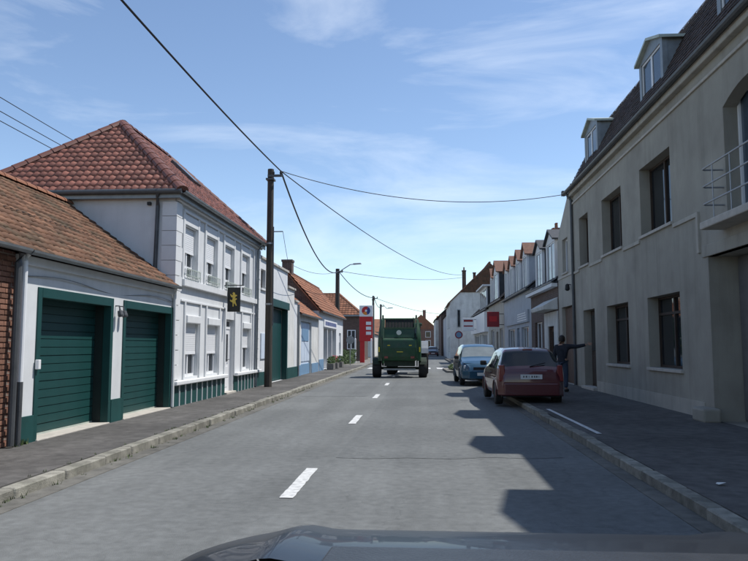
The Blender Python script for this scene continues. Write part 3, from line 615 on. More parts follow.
# --- annex with pale blue wall
r = thing('annex', (WL, 35, 0), 'low pale blue annex with orange tiled roof beside stepped workshop', 'annex')
facade(MB(), -1, WL - .02, 32.22, 38.88, 0, 3.0, [(33.2, 36.4, .1, 2.7, .15)], back=3.2).build('wall', 'white_old', r)
d = MB().box(WL - .15, WL - .2, 33.21, 36.39, .1, 2.69).build('double_door', 'blue_wall', r)
for k in range(4): MB().box(WL - .15, WL - .12, 33.25 + k * .79, 33.25 + k * .79 + .74, .75, 2.62).build('door_leaf', 'blue_wall', d)
MB().box(WL - .12, WL - .1, 34.0, 36.0, 1.75, 2.35).build('notice', 'blue_paint', r)
MB().box(WL - .02, WL + .01, 32.3, 33.15, .1, .6).build('plinth', 'blue_paint', r); MB().box(WL - .02, WL + .01, 36.45, 38.8, .1, .6).build('plinth', 'blue_paint', r)
MB().box(WL - .15, WL - .11, 33.25, 36.35, .11, .62).build('kick_board', 'blue_paint', d)
tile_roof('roof_tiles', 'tile_orange', r, (WL + .15, 32.2, 3.0), (0, 1, 0), (-1.75, 0, 1.35), 6.68, 2.2, .24, .3, .03)
MB().prism([(WL, 2.98), (WL - 1.6, 4.25), (WL - 3.2, 2.98)], 'y', 32.25, 38.85).build('roof', 'tile_orange', r)
gutter(r, WL + .17, 32.2, 38.86, 3.0)

# --- shop with the orange roof
r = thing('shop', (WL, 45, 0), 'white and blue shop with steep orange roof and dark chimney', 'shop')
facade(MB(), -1, WL, 38.9, 51.0, 0, 3.46, [(40.8, 46.9, .15, 2.55, .4), (48.6, 49.8, .9, 2.4, .2)], back=3.6).build('wall', 'white', r)
rx, rz = WL - 1.8, 5.62
for y in (38.905, 50.995): MB().quad((WL, y, 3.45), (rx, y, rz), (WL - 3.6, y, 3.45)).build('gable_wall', 'brick_dark', r, fix=False)
tile_roof('roof_tiles', 'tile_orange', r, (WL + .18, 38.75, 3.46), (0, 1, 0), (rx - WL - .18, 0, rz + .07 - 3.46), 12.4, Vector((rx - WL - .18, 0, rz + .07 - 3.46)).length, .26, .33, .03)
MB().prism([(WL + .1, 3.47), (rx, rz), (WL - 3.7, 3.40), (WL - 3.7, 3.30), (rx, rz - .1), (WL + .1, 3.37)], 'y', 38.77, 51.13).build('roof', 'tile_orange', r)
ridge_row(r, (rx, 38.75, rz + .04), (rx, 51.1, rz + .04), 'tile_orange', .11, .6)
chimney(r, rx - .05, 39.3, 5.0, 6.35, .55, .6, 'brick_dark', 0)
gutter(r, WL + .2, 38.8, 51.1, 3.44)
for k in range(3):
    f = MB(); a = 40.85 + k * 2.02; b = a + 1.9
    for q in ((a, a + .08), (b - .08, b)): f.box(WL - .3, WL - .38, q[0], q[1], .5 if k != 1 else .15, 2.5)
    f.box(WL - .3, WL - .38, a + .08, b - .08, 2.42, 2.5); f.box(WL - .3, WL - .38, a + .08, b - .08, .5 if k != 1 else .15, .6)
    f = f.build('shop_window' if k != 1 else 'shop_door', 'pvc', r); MB().box(WL - .34, WL - .35, a + .08, b - .08, .6, 2.42).build('pane', 'glass', f)
    if k != 1: MB().box(WL - .28, WL - .4, a, b, .15, .5).build('stall_riser', 'trimwhite', f)
for k, y in enumerate((42.8, 44.85)): MB().box(WL - .02, WL - .3, y - .09, y + .09, .15, 2.55).build('pillar', 'trimwhite', r)
sb = MB().box(WL + .001, WL + .06, 40.7, 47.0, 2.62, 3.05).build('shop_sign', 'white_sign', r)
x = 41.2
while x < 46.3:
    l = random.choice((.22, .3, .36)); MB().box(WL + .06, WL + .066, x, x + l, 2.72, 2.95).build('sign_stroke', 'blue_sign', sb); x += l + .1
window(r, -1, WL, 48.6, 49.8, .9, 2.4, .2, 2, shutter=.4, sill='trimwhite')
for a, b in ((39.0, 40.75), (46.95, 50.95)): MB().box(WL + .001, WL + .03, a, b, .1, .75).build('plinth', 'blue_paint', r)

# --- brick house with red hipped roof behind the totem
r = thing('brick_house', (-9, 70, 0), 'brick house with red hipped roof behind the red price totem', 'house')
facade(MB(), 1, -13.0, 66, 76, 0, 4.4, [], back=7.3).build('wall', 'brick_dark', r)
for k, (xa, xb) in enumerate(((-12.0, -10.8), (-9.2, -8.0), (-6.9, -6.1))):
    f = MB().box(xa, xb, 65.93, 66.02, 1.2, 3.0).build('window', 'pvc', r); MB().box(xa + .08, (xa + xb) / 2 - .04, 65.915, 65.935, 1.28, 2.92).build('pane', 'glass', f); MB().box((xa + xb) / 2 + .04, xb - .08, 65.915, 65.935, 1.28, 2.92).build('pane', 'glass', f)
e = [Vector(p) for p in ((-13.3, 65.7, 4.4), (-5.4, 65.7, 4.4), (-5.4, 76.3, 4.4), (-13.3, 76.3, 4.4))]; t0, t1 = Vector((-10.6, 68.8, 6.6)), Vector((-8.0, 68.8, 6.6)); t2, t3 = Vector((-8.0, 73, 6.6)), Vector((-10.6, 73, 6.6))
MB().add([*e, t0, t1, t2, t3], [(0, 1, 5, 4), (1, 2, 6, 5), (2, 3, 7, 6), (3, 0, 4, 7), (4, 5, 6, 7), (0, 3, 2, 1)]).build('roof', 'tile_orange', r)
vv = Vector((0, 3.1, 2.2)); tile_roof('roof_tiles', 'tile_orange', r, e[0], (1, 0, 0), vv, 7.9, vv.length, .3, .36, .03, [edge_clip(e[0], t0, (-9, 66, 4)), edge_clip(e[1], t1, (-9, 66, 4))])
ridge_row(r, e[1], t1, 'tile_orange', .12, .5); ridge_row(r, t0, t1, 'tile_orange', .12, .5)
MB().box(-13.3, -5.35, 65.66, 65.74, 4.26, 4.4).build('gutter', 'zinc', r)

# --- filling station totem
ty, tx = 60.0, -4.68
r = thing('price_totem', (tx, ty, PZ), 'red filling station totem with round logo on white panel', 'totem sign')
MB().box(tx - .50, tx - .12, ty, ty + .25, PZ - .03, 2.0).build('post', 'red', r)
pnl = MB().box(tx - .55, tx + .55, ty - .05, ty + .3, 1.9, 4.0).build('price_panel', 'red', r, bevel=.02)
top = MB().box(tx - .55, tx + .58, ty - .06, ty + .3, 4.0, 4.95).build('logo_panel', 'white_sign', r, bevel=.02)
for k in range(3): MB().box(tx + .02, tx + .46, ty - .06, ty - .045, 2.45 + k * .42, 2.72 + k * .42).build('price_row', 'white_sign', pnl)
def wedge(mat, a0, a1, rr, r0=0.0):
    pts = [(tx + .02 + math.cos(a) * rr, 4.5 + math.sin(a) * rr) for a in [a0 + (a1 - a0) * i / 14 for i in range(15)]] + [(tx + .02 + math.cos(a) * r0, 4.5 + math.sin(a) * r0) for a in [a1 + (a0 - a1) * i / 6 for i in range(7)]]
    MB().prism(pts, 'y', ty - .075, ty - .061).build('logo_swirl', mat, top)
wedge('red', math.radians(60), math.radians(215), .36, .1); wedge('blue_sign', math.radians(-70), math.radians(58), .36, .1); wedge('orange', math.radians(217), math.radians(288), .36, .1)

# road sign on the left, seen from behind, beyond the shop
r = thing('road_sign', (-5.25, 50.2 + 2.2, 0), 'round grey road sign on post at the end of the shop', 'road sign')
MB().tube([(-5.25, 52.4, .08), (-5.25, 52.4, 2.3)], .03, 8).build('post', 'steel', r); MB().lathe((-5.25, 52.36, 1.95), (0, 1, 0), [(0, .3), (.03, .3)], 24).build('disc', 'zinc', r)
# pumps
for k, x in enumerate((-5.5, -4.15)):
    r = thing('bollard', (x, 59.2, PZ - .03), ('slim white guard post between the hedge and the red totem', 'slim white guard post between the red totem and the road')[k], 'bollard', 'white guard posts at the totem')
    MB().lathe((x, 59.2, PZ - .03), (0, 0, 1), [(0, .07), (2.0, .07), (2.04, .03)], 12).build('post', 'white_sign', r)

# ---------------------------------------------------------------- vegetation
def leaves(mb, c, rad, n, s, box=False):
    for _ in range(n):
        if box: p = Vector((random.uniform(-1, 1), random.uniform(-1, 1), random.uniform(-1, 1)))
        else:
            p = Vector((random.gauss(0, 1), random.gauss(0, 1), random.gauss(0, 1))).normalized() * random.uniform(.35, 1) ** .6
        p = Vector((p.x * rad[0], p.y * rad[1], p.z * rad[2])) + Vector(c)
        a = Vector((random.gauss(0, 1), random.gauss(0, 1), random.gauss(0, 1))).normalized(); b = a.orthogonal().normalized(); k = s * random.uniform(.6, 1.3)
        mb.add([p - a * k, p + b * k * .5, p + a * k, p - b * k * .5], [(0, 1, 2, 3)], random.random())
r = thing('hedge', (-6.0, 56, .09), 'dark green clipped hedge beyond the shop beside the forecourt', 'hedge')
hb = MB(); leaves(hb, (-6.1, 56, .62), (.8, 2.2, .5), 2600, .07, True)
for _ in range(8): leaves(hb, (-6.1 + random.uniform(-.6, .6), 56 + random.uniform(-2, 2), 1.1), (.3, .4, .15), 120, .07)
hb.build('foliage', 'leaf', r, attr=True, fix=False); st = MB()
for k in range(6): st.tube([(-6.1, 54.2 + k * .7, .05), (-6.05, 54.2 + k * .7, .9)], .03, 6)
st.build('stems', 'bark', r)
for k, (y, lab) in enumerate(((41.6, 'planter of mixed green plants below the first shop window'), (43.6, 'planter with pink flowers beside the shop door'), (46.2, 'planter of green plants below the last shop window'))):
    r = thing('planter', (WL + .35, y, PZ), lab, 'planter')
    MB().box(WL + .15, WL + .55, y - .45, y + .45, PZ - .004, PZ + .36).build('trough', 'concrete', r, bevel=.02)
    p = MB(); leaves(p, (WL + .35, y, PZ + .52), (.26, .5, .24), 260, .07); p.build('foliage', 'leaf', r, attr=True, fix=False)
    if k == 1: q = MB(); leaves(q, (WL + .37, y, PZ + .6), (.26, .5, .22), 60, .05); q.build('flowers', 'petal', r, fix=False, kind='stuff')
def tree(x, y, h, rad, label, n=1500):
    r = thing('tree', (x, y, 0), label, 'tree')
    t = MB().tube([(x, y, -.05), (x + .05, y, h * .3), (x - .05, y, h * .55)], [.2, .15, .1], 8)
    lim = [Vector((x + math.cos(a) * rad * .5, y + math.sin(a) * rad * .5, h * (.6 + .12 * (k % 3)))) for k, a in enumerate([i * 1.05 for i in range(6)])]
    for p in lim: t.tube([(x, y, h * .4), (Vector((x, y, h * .4)) + p) / 2 + Vector((0, 0, .2)), p], [.09, .06, .03], 6)
    t.build('trunk', 'bark', r); c = MB()
    for p in lim + [Vector((x, y, h * .85)), Vector((x, y, h * .65))]: leaves(c, p, (rad * .55, rad * .55, rad * .5), n // 8, .16)
    c.build('crown', 'leaf', r, attr=True, fix=False)
tree(-1.2, 176, 8.5, 3.2, 'leafy green tree between the far houses closing the street')
tree(7.0, 186, 9.5, 3.4, 'taller green tree behind the brown-roofed far houses')
tree(-10.5, 84, 6.0, 2.2, 'small green tree behind the filling station wall')

# ================================================================= RIGHT SIDE
def jambwin(root, a, b, za, zb, dp, **k): return window(root, 1, WR, a, b, za, zb, dp, **k)
r = thing('rendered_house', (WR, 16, 0), 'long grey-beige rendered house with dark mansard roof and dormers', 'house')
RD = .32
FW = [(15.5, 17.65), (19.3, 21.35), (23.12, 24.4)]
holes = [(a, b, 4.19, 5.86, RD) for a, b in FW] + [(10.6, 12.75, 3.72, 6.02, RD), (5.2, 7.6, 4.19, 5.86, RD)] + [(15.22, 17.36, 1.0, 2.65, RD), (18.95, 21.1, 1.0, 2.66, RD), (22.55, 24.1, .12, 2.68, RD), (10.2, 13.68, .1, 3.19, .6), (4.8, 7.4, 1.0, 2.65, RD)]
facade(MB(), 1, WR, 2.0, 25.68, 0, 7.0, holes, back=9).build('wall', 'beige', r)
for a, b in FW: jambwin(r, a, b, 4.19, 5.86, RD, cols=2 if b - a > 1.5 else 1, fm='wood_dark', curtain=0)
jambwin(r, 5.2, 7.6, 4.19, 5.86, RD, fm='wood_dark'); jambwin(r, 4.8, 7.4, 1.0, 2.65, RD, fm='wood_dark')
for a, b, c0 in ((15.22, 17.36, 1.0), (18.95, 21.1, 1.0)): jambwin(r, a, b, c0, 2.65, RD, cols=2, fm='wood_dark', transom=2.25)
# the balcony window, segmental head
bw = jambwin(r, 10.6, 12.75, 3.72, 6.02, RD, cols=2, fm='pvc', sill=None, gm='glass_blue')
ar = MB(); n = 10
for i in range(n):
    y0 = 10.6 + 2.15 * i / n; y1 = 10.6 + 2.15 * (i + 1) / n; f_ = lambda y: 6.02 - .24 * ((y - 11.675) / 1.075) ** 2
    ar.add([(WR - .002, y0, 6.03), (WR - .002, y1, 6.03), (WR - .002, y1, f_(y1)), (WR - .002, y0, f_(y0)), (WR + RD - .08, y0, 6.03), (WR + RD - .08, y1, 6.03), (WR + RD - .08, y1, f_(y1)), (WR + RD - .08, y0, f_(y0))], [(0, 1, 2, 3), (4, 7, 6, 5), (3, 2, 6, 7)])
ar.build('arched_head', 'beige', bw)
rl = MB()
for z in (4.02, 4.34, 4.66): rl.tube([(WR, 12.86, z), (WR - .34, 12.86, z), (WR - .38, 12.80, z), (WR - .38, 10.6, z), (WR - .34, 10.5, z), (WR, 10.5, z)], .016, 8)
for y in (11.0, 11.7, 12.4): rl.tube([(WR - .38, y, 3.72), (WR - .38, y, 4.66)], .012, 8)
rl.build('balcony_rail', 'steel', r); MB().box(WR - .42, WR + .01, 10.4, 12.95, 3.58, 3.715).build('balcony_slab', 'stone', r, bevel=.02)
# string course linking the sills, cornice line, gutter
for a, b in ((14.1, 15.4), (17.75, 19.2), (21.45, 23.02), (24.5, 25.62)): MB().box(WR - .04, WR + .01, a, b, 4.03, 4.12).build('string_course', 'beige2', r, bevel=.01)
MB().box(WR - .05, WR + .01, 14.0, 14.1, 3.3, 4.12).build('string_course', 'beige2', r, bevel=.01)
MB().box(WR - .045, WR + .01, 2.0, 25.66, 6.54, 6.60).build('cornice', 'stone', r, bevel=.012); MB().box(WR - .14, WR + .01, 2.0, 25.66, 6.82, 6.99).build('eaves_board', 'beige2', r, bevel=.02)
gutter(r, WR - .22, 1.9, 25.76, 7.02, 'zinc_dark', .085)
# ground floor door
d = MB().box(WR + RD - .08, WR + RD, 22.6, 24.05, .12, 2.66).build('door', 'wood_dark', r)
for y in (22.72, 23.42): MB().box(WR + RD - .1, WR + RD - .08, y, y + .52, .3, 1.2).build('door_panel', 'wood_dark', d, bevel=.01); MB().box(WR + RD - .095, WR + RD - .08, y, y + .52, 1.35, 2.5).build('pane', 'glass', d)
MB().box(WR - .12, WR + .2, 22.5, 24.15, .08, .2).build('doorstep', 'stone', r, bevel=.01)
# garage door recessed
d = MB().box(WR + .55, WR + .6, 10.2, 13.68, .1, 3.18).build('garage_door', 'grey_door', r)
gp = MB().box(-.02, 0, .01, .56, .14, 3.14).mesh('plank', 'grey_door')
for k in range(6): place('plank', gp, d, (WR + .55, 10.21 + k * .575, 0))
MB().box(WR - .03, WR + .15, 10.0, 13.9, 3.19, 3.42).build('lintel', 'beige', r, bevel=.012)
MB().prism([(WR - .34, 13.35), (WR - .01, 13.35), (WR - .01, 14.05), (WR - .34, 13.9)], 'z', .1, .36).build('guard_stone', 'beige', r, bevel=.04)
MB().box(WR - .02, WR + .01, 14.1, 22.4, .1, .42).build('plinth', 'beige2', r)
MB().tube([(WR - .22, 25.35, 6.95), (WR - .06, 25.3, 6.7), (WR - .06, 25.3, .14)], .05, 10).build('downpipe', 'zinc_dark', r)
MB().box(WR - .3, WR - .16, 25.62, 25.8, 6.95, 7.12).build('gutter_end', 'zinc_dark', r)
# mansard: steep lower slope, flat upper slope
MX, MZ = WR + 1.15, 9.45
V = Vector((MX - (WR - .12), 0, MZ - 7.05))
tile_roof('roof_tiles', 'tile_dark', r, (WR - .12, 2.0, 7.05), (0, 1, 0), V, 23.68, V.length, .17, .16, 0, lift=.018)
MB().prism([(WR - .05, 7.0), (MX, MZ - .05), (WR + 4.6, MZ + .75), (WR + 9, 7.0)], 'y', 2.02, 25.66).build('roof', 'tile_dark', r)
for (a, b) in ((22.75, 24.25), (16.55, 18.05), (11.75, 13.25), (7.35, 8.85)):
    dormer(r, 1, WR + .28, a - .05, b + .2, 7.02, 8.85, 9.15, WR + 1.6, 'zinc', 'zinc', 'zinc_pale', 'glass_blue', over=.10)

# --- narrow neighbour with the raking top
r = thing('narrow_house', (WR, 27, 0), 'narrow beige house with raking top and brown door', 'house')
m = MB(); holes = [(26.42, 27.4, 4.27, 5.56, .2), (25.85, 27.75, .12, 2.98, .22)]
facade(m, 1, WR + .01, 25.69, 28.35, 0, 5.6, holes, back=7, top=False)
for x in (WR + .01, WR + 7.01): m.quad((x, 25.69, 5.6), (x, 28.35, 5.6), (x, 28.0, 5.95), (x, 25.69, 7.4))
m.quad((WR + .01, 25.69, 7.4), (WR + 7.01, 25.69, 7.4), (WR + 7.01, 28.0, 5.95), (WR + .01, 28.0, 5.95)); m.quad((WR + .01, 28.35, 5.6), (WR + 7.01, 28.35, 5.6), (WR + 7.01, 28.0, 5.95), (WR + .01, 28.0, 5.95))
m.build('wall', 'beige2', r)
window(r, 1, WR + .01, 26.42, 27.4, 4.27, 5.56, .2, 1, fm='pvc', gm='glass_blue', sill='stone')
d = MB().box(WR + .16, WR + .22, 25.9, 27.7, .12, 2.95).build('door', 'wood_brown', r)
for k in range(5): MB().box(WR + .14, WR + .16, 25.92 + k * .357, 25.92 + k * .357 + .34, .2, 2.9).build('plank', 'wood_brown', d)
MB().box(WR - .02, WR + .02, 25.7, 28.3, 4.08, 4.17).build('string_course', 'stone', r, bevel=.01)
l = MB().lathe((WR - .12, 25.6 + .4, 3.5), (0, 0, 1), [(0, .04), (.05, .09), (.22, .07), (.26, .02)], 10).build('wall_lamp', 'black', r); MB().tube([(WR + .01, 26, 3.72), (WR - .12, 26, 3.74)], .015, 6).build('bracket', 'black', l)

# --- terrace houses
def terrace(label, y0, y1, xf, zg, zr, depth, wall, roof, ground, upper=(), dorm=(), near=True, name='terraced_house', gm='glass', fm='pvc', tile=(.26, .32)):
    r = thing(name, (xf, (y0 + y1) / 2, 0), label, 'house')
    hs = [(h[0], h[1], h[2], h[3], .18) for h in ground + list(upper)]
    facade(MB(), 1, xf, y0, y1, 0, zg, hs, back=depth).build('wall', wall, r)
    for h in ground + list(upper):
        if h[4] == 'door':
            d = MB().box(xf + .12, xf + .18, h[0] + .01, h[1] - .01, h[2], h[3] - .01).build('door', h[5], r); MB().box(xf + .11, xf + .12, h[0] + .15, h[1] - .15, h[2] + 1.1, h[3] - .2).build('pane', gm, d)
        else: window(r, 1, xf, h[0], h[1], h[2], h[3], .18, h[5] if len(h) > 5 else 2, fm=fm, gm=gm, sill='trimwhite')
    rx = xf + depth / 2
    V = Vector((rx - (xf - .2), 0, zr - zg))
    tile_roof('roof_tiles', roof, r, (xf - .2, y0, zg + .02), (0, 1, 0), V, y1 - y0, V.length, tile[0], tile[1], .03 if 'slate' not in roof else 0)
    MB().prism([(xf - .15, zg - .02), (rx, zr - .04), (xf + depth, zg - .02)], 'y', y0 + .004, y1 - .004).build('roof', roof, r)
    ridge_row(r, (rx, y0, zr + .03), (rx, y1, zr + .03), 'tile_orange', .12, .45)
    gutter(r, xf - .22, y0, y1, zg + .02, 'zinc')
    for dd in dorm: dormer(r, 1, xf + .02, *dd[:5], xf + 2.4, *dd[5:])
    return r
# dark brick house with two dormers
r = terrace('dark brick terraced house with two white dormers and pale porch', 28.36, 35.3, WR, 4.05, 7.0, 7, 'brick_dark', 'slate', [(29.2, 30.5, .12, 2.3, 'door', 'wood_brown'), (32.2, 34.2, .9, 2.6, 'win')], dorm=[(28.95, 31.0, 4.12, 5.95, 6.42, 'trimwhite', 'slate', 'slate'), (32.0, 33.9, 4.12, 5.95, 6.42, 'trimwhite', 'slate', 'slate')])
pc = MB(); pc.box(WR - .05, WR + .01, 28.42, 29.18, .12, 2.9); pc.box(WR - .05, WR + .01, 30.52, 31.4, .12, 2.9); pc.box(WR - .05, WR + .01, 29.18, 30.52, 2.32, 2.9); pc.build('porch_wall', 'white_old', r)
MB().prism([(WR, 2.95), (WR - .55, 2.95), (WR - .6, 3.10), (WR, 3.45)], 'y', 28.45, 31.6).build('canopy', 'white_old', r, bevel=.02)
MB().box(WR - .26, WR - .02, 28.36, 35.3, 3.86, 4.0).build('eaves_board', 'trimwhite', r)
# house with the grey-blue shopfront
r = terrace('grey-blue shopfront house with four tall dormers and orange roof caps', 35.32, 46.6, WR, 4.35, 7.4, 7, 'bluegrey', 'slate',
            [(36.2, 38.8, .6, 2.5, 'win', 3), (39.6, 40.7, .12, 2.5, 'door', 'blue_paint'), (41.4, 44.6, .6, 2.5, 'win', 3)],
            dorm=[(a, a + 1.5, 4.4, 6.35, 6.95, 'trimwhite', 'bluegrey', 'tile_muted') for a in (36.6, 39.4, 42.2, 45.0 - .2)])
fs = MB().box(WR - .1, WR + .01, 35.9, 45.2, 2.72, 3.35).build('fascia_sign', 'bluegrey', r)
for k in range(4): MB().box(WR - .11, WR - .1, 36.3 + k * .1, 39.6, 2.82 + k * .12, 2.87 + k * .12).build('sign_stroke', 'white_sign', fs)
chimney(r, WR + 2.2, 40.9, 6.0, 7.9, .5, .7, 'brick', 2)
# house with a big cheeked dormer
r = terrace('buff terraced house with red-capped dormer behind the red projecting sign', 46.62, 57.2, WR, 4.6, 8.6, 8, 'beige2', 'tile_dark',
            [(47.6, 49.4, .9, 2.7, 'win'), (50.4, 51.6, .12, 2.5, 'door', 'wood_brown'), (53.0, 55.4, .8, 2.7, 'win')], dorm=[(50.6, 53.2, 4.7, 6.9, 7.75, 'trimwhite', 'slate', 'tile_muted'), (54.2, 55.9, 4.7, 6.8, 7.5, 'trimwhite', 'slate', 'tile_muted')])
chimney(r, WR + 3.6, 47.2, 7.5, 9.3, .5, .7, 'brick', 2)
# shop with white fascia and flat dormer
r = terrace('white shop with wide fascia and large flat-topped white dormer', 57.22, 74, WR, 4.5, 8.4, 8, 'white_old', 'tile_dark',
            [(58.5, 63.5, .5, 2.5, 'win', 4), (64.5, 65.7, .12, 2.5, 'door', 'wood_dark'), (66.5, 72, .5, 2.5, 'win', 4)], dorm=[(59.5, 66.0, 4.55, 6.5, 7.0, 'trimwhite', 'slate', 'trimwhite', 'glass', True, .3, 4)])
MB().box(WR - .3, WR + .01, 57.8, 73.5, 2.66, 4.3).build('fascia_sign', 'white_sign', r)
# --- gable house
r = thing('gable_house', (8, 84, 0), 'tall whitewashed gable house with brown roof and slim brick chimney', 'house')
gx0, gx1, gy0, gy1, ge, ga = 3.3, 12.3, 80.0, 92.0, 6.4, 10.7
m = MB()
for y in (gy0, gy1): m.quad((gx0, y, 0), (gx1, y, 0), (gx1, y, ge), ((gx0 + gx1) / 2, y, ga), (gx0, y, ge))
facade(m, 1, gx0, gy0, gy1, 0, ge, [(82, 83.2, 3.6, 5.2, .2), (86, 87.2, 3.6, 5.2, .2), (82, 83.2, .9, 2.6, .2), (86, 87.2, .12, 2.5, .2)], None); m.quad((gx1, gy0, 0), (gx1, gy1, 0), (gx1, gy1, ge), (gx1, gy0, ge))
m.build('wall', 'white_old', r)
for h in ((82, 83.2, 3.6, 5.2), (86, 87.2, 3.6, 5.2), (82, 83.2, .9, 2.6)): window(r, 1, gx0, *h, .2)
MB().box(gx0 + .14, gx0 + .2, 86, 87.2, .1, 2.5).build('door', 'blue_paint', r)
for xa in (4.1,): f = MB().box(xa, xa + .35, 79.95, 80.02, 3.6, 5.6).build('window', 'zinc', r); MB().box(xa + .06, xa + .29, 79.935, 79.955, 3.68, 5.52).build('pane', 'glass', f)
gm_ = (gx0 + gx1) / 2; rf = MB()
for x0 in (gx0 - .25, gx1 + .25):
    z0 = ge - .22; rf.add([(x0, gy0 - .15, z0), (gm_, gy0 - .15, ga + .06), (gm_, gy1, ga + .06), (x0, gy1, z0), (x0, gy0 - .15, z0 + .16), (gm_, gy0 - .15, ga + .22), (gm_, gy1, ga + .22), (x0, gy1, z0 + .16)], [(0, 1, 2, 3), (4, 7, 6, 5), (0, 4, 5, 1), (1, 5, 6, 2), (2, 6, 7, 3), (3, 7, 4, 0)])
rf.build('roof', 'tile_orange', r); ridge_row(r, (gm_, gy0 - .15, ga + .2), (gm_, gy1, ga + .2), 'tile_orange', .13, .6)
cut = 7.55; cx_ = gx0 + (cut - ge) / (ga - ge) * (gm_ - gx0); MB().prism([(cx_, cut), (2 * gm_ - cx_, cut), (gm_, ga - .05)], 'y', gy0 - .10, gy0 - .01).build('gable_cladding', 'tile_brown', r)
chimney(r, 4.95, 80.6, 7.4, 10.1, .42, .5, 'brick_dark', 1); chimney(r, 6.15, 81, 9.0, 9.9, .3, .3, 'brick_dark', 0)
# white projecting sign
def psign(nm, label, x0, x1, y, z0, z1, mat, band=None):
    r = thing(nm, (x1, y, z0), label, 'sign')
    b = MB().box(x0, x1, y - .06, y + .06, z0, z1).build('sign_board', mat, r, bevel=.02)
    MB().tube([(x1, y, z1 - .15), (WR, y, z1 - .15)], .025, 6).build('bracket', 'black', r); MB().tube([(x1, y, z0 + .15), (WR, y, z0 + .15)], .025, 6).build('bracket', 'black', r)
    if band:
        for (a, bb, c0, c1, mm) in band: MB().box(a, bb, y - .068, y - .059, c0, c1).build('sign_band', mm, b)
    return r
psign('projecting_sign', 'square dark red projecting sign on the buff terraced house', 4.35, 5.15, 46.9, 2.75, 3.75, 'red_dark', [(4.5, 5.0, 3.1, 3.45, 'red')])
psign('projecting_sign', 'white projecting sign with red bands at the white shop', 3.9, 4.95, 66.5, 2.9, 4.1, 'white_sign', [(4.0, 4.85, 3.75, 3.95, 'red_dark'), (4.0, 4.85, 3.3, 3.42, 'red_dark')])
r = thing('road_sign', (3.05, 57.5, PZ), 'round dark road sign on grey post before the white shop', 'road sign')
MB().tube([(3.05, 57.5, PZ), (3.05, 57.5, 2.75)], .03, 8).build('post', 'steel', r); MB().lathe((3.05, 57.44, 2.4), (0, 1, 0), [(0, .31), (.03, .31)], 24).build('disc', 'red_dark', r); MB().lathe((3.05, 57.43, 2.4), (0, 1, 0), [(0, .22), (.01, .22)], 24).build('disc_face', 'blue_paint', r)
# --- far houses
def far(label, x0, x1, y0, y1, ze, zr, wall, roof, gable=False, chim=None, wins=()):
    r = thing('distant_house', ((x0 + x1) / 2, y0, 0), label, 'house')
    MB().box(x0, x1, y0, y1, 0, ze).build('wall', wall, r)
    if gable: ym = (x0 + x1) / 2; MB().prism([(x0 - .25, ze - .1), (x1 + .25, ze - .1), (ym, zr)], 'y', y0 - .1, y1).build('roof', roof, r)
    else: ym = (y0 + y1) / 2; MB().prism([(y0 - .25, ze - .1), (y1 + .25, ze - .1), (ym, zr)], 'x', x0 - .1, x1 + .1).build('roof', roof, r)
    if chim: chimney(r, *chim)
    for (a, b, c0, c1) in wins:
        f = MB().box(a, b, y0 - .05, y0 + .02, c0, c1).build('window', 'pvc', r); MB().box(a + .1, b - .1, y0 - .065, y0 - .045, c0 + .1, c1 - .1).build('pane', 'glass', f)
    # street-side openings
    return r
far('grey rendered far house just beyond the tall gable house', 3.4, 11, 93, 108, 5.6, 9.6, 'bluegrey', 'tile_dark', True)
far('brown brick far house in the row past the gable house', 3.1, 11, 109, 124, 6.4, 10.2, 'brick_dark', 'tile_dark', True)
far('white far house in the row past the gable house', 2.6, 10, 125, 142, 6.2, 9.8, 'white_old', 'tile_dark', True)
far('far brick house with brown roof closing the street', -3.5, 3.6, 160, 170, 5.4, 8.6, 'brick', 'tile_orange', True, (0.8, 164, 7.8, 9.8, .7, .7, 'brick', 0), ((-2.3, -1.1, 1, 2.8), (1, 2.2, 1, 2.8), (-2.3, -1.1, 3.4, 4.8), (1, 2.2, 3.4, 4.8)))
far('far pale house with tiled roof left of the closing brick house', -13, -4, 150, 160, 4.6, 7.4, 'beige2', 'tile_orange', False, None, ((-12, -10.8, 1, 2.6), (-9, -7.8, 1, 2.6), (-6.4, -5.2, 1, 2.6)))
far('long low far house behind the filling station', -15, -6.6, 96, 118, 3.3, 5.2, 'white_old', 'tile_orange', True, None, ((-12, -10.8, 1, 2.4), (-9.5, -8.3, 1, 2.4)))
far('far red-roofed house between the tree and closing brick house', 4, 13, 172, 182, 5.6, 9.0, 'brick', 'tile_orange', False)

# ================================================================= POLES AND WIRES
def pole(label, x, y, h, mat, r0=.16, r1=.11, lamp=None, arm=True):
    r = thing('utility_pole', (x, y, 0), label, 'pole')
    MB().tube([(x, y, -.05), (x, y, h * .5), (x, y, h)], [r0, (r0 + r1) / 2, r1], 12).build('shaft', mat, r, smooth=False)
    if arm:
        a = MB().box(x - .08, x + .42, y - .16, y - .10, h - .30, h - .22).box(x - .14, x + .14, y - .17, y + .17, h - .40, h - .34).build('bracket', 'zinc_dark', r)
        for xx in (x + .12, x + .38): MB().lathe((xx, y - .13, h - .22), (0, 0, 1), [(0, .02), (.03, .045), (.1, .04), (.13, .015)], 10).build('insulator', 'black', a)
    if lamp:
        lx, lz = lamp; a = MB().tube([(x, y, h - .35), (x + lx * .3, y, h - .05), (x + lx * .75, y, h + lz - .03), (x + lx, y, h + lz)], .035, 8).build('lamp_arm', 'steel', r)
        MB().add(*[(lambda P: (P, [(0, 1, 2, 3), (4, 7, 6, 5), (0, 4, 5, 1), (1, 5, 6, 2), (2, 6, 7, 3), (3, 7, 4, 0)]))([(x + lx + q[0], y + q[1], h + lz + q[2]) for q in ((-.1, -.12, -.05), (.55, -.1, 0), (.55, .1, 0), (-.1, .12, -.05), (-.1, -.1, .07), (.5, -.07, .10), (.5, .07, .10), (-.1, .1, .07))])][0]).build('lamp_head', 'steel', a, bevel=.03)
    return r
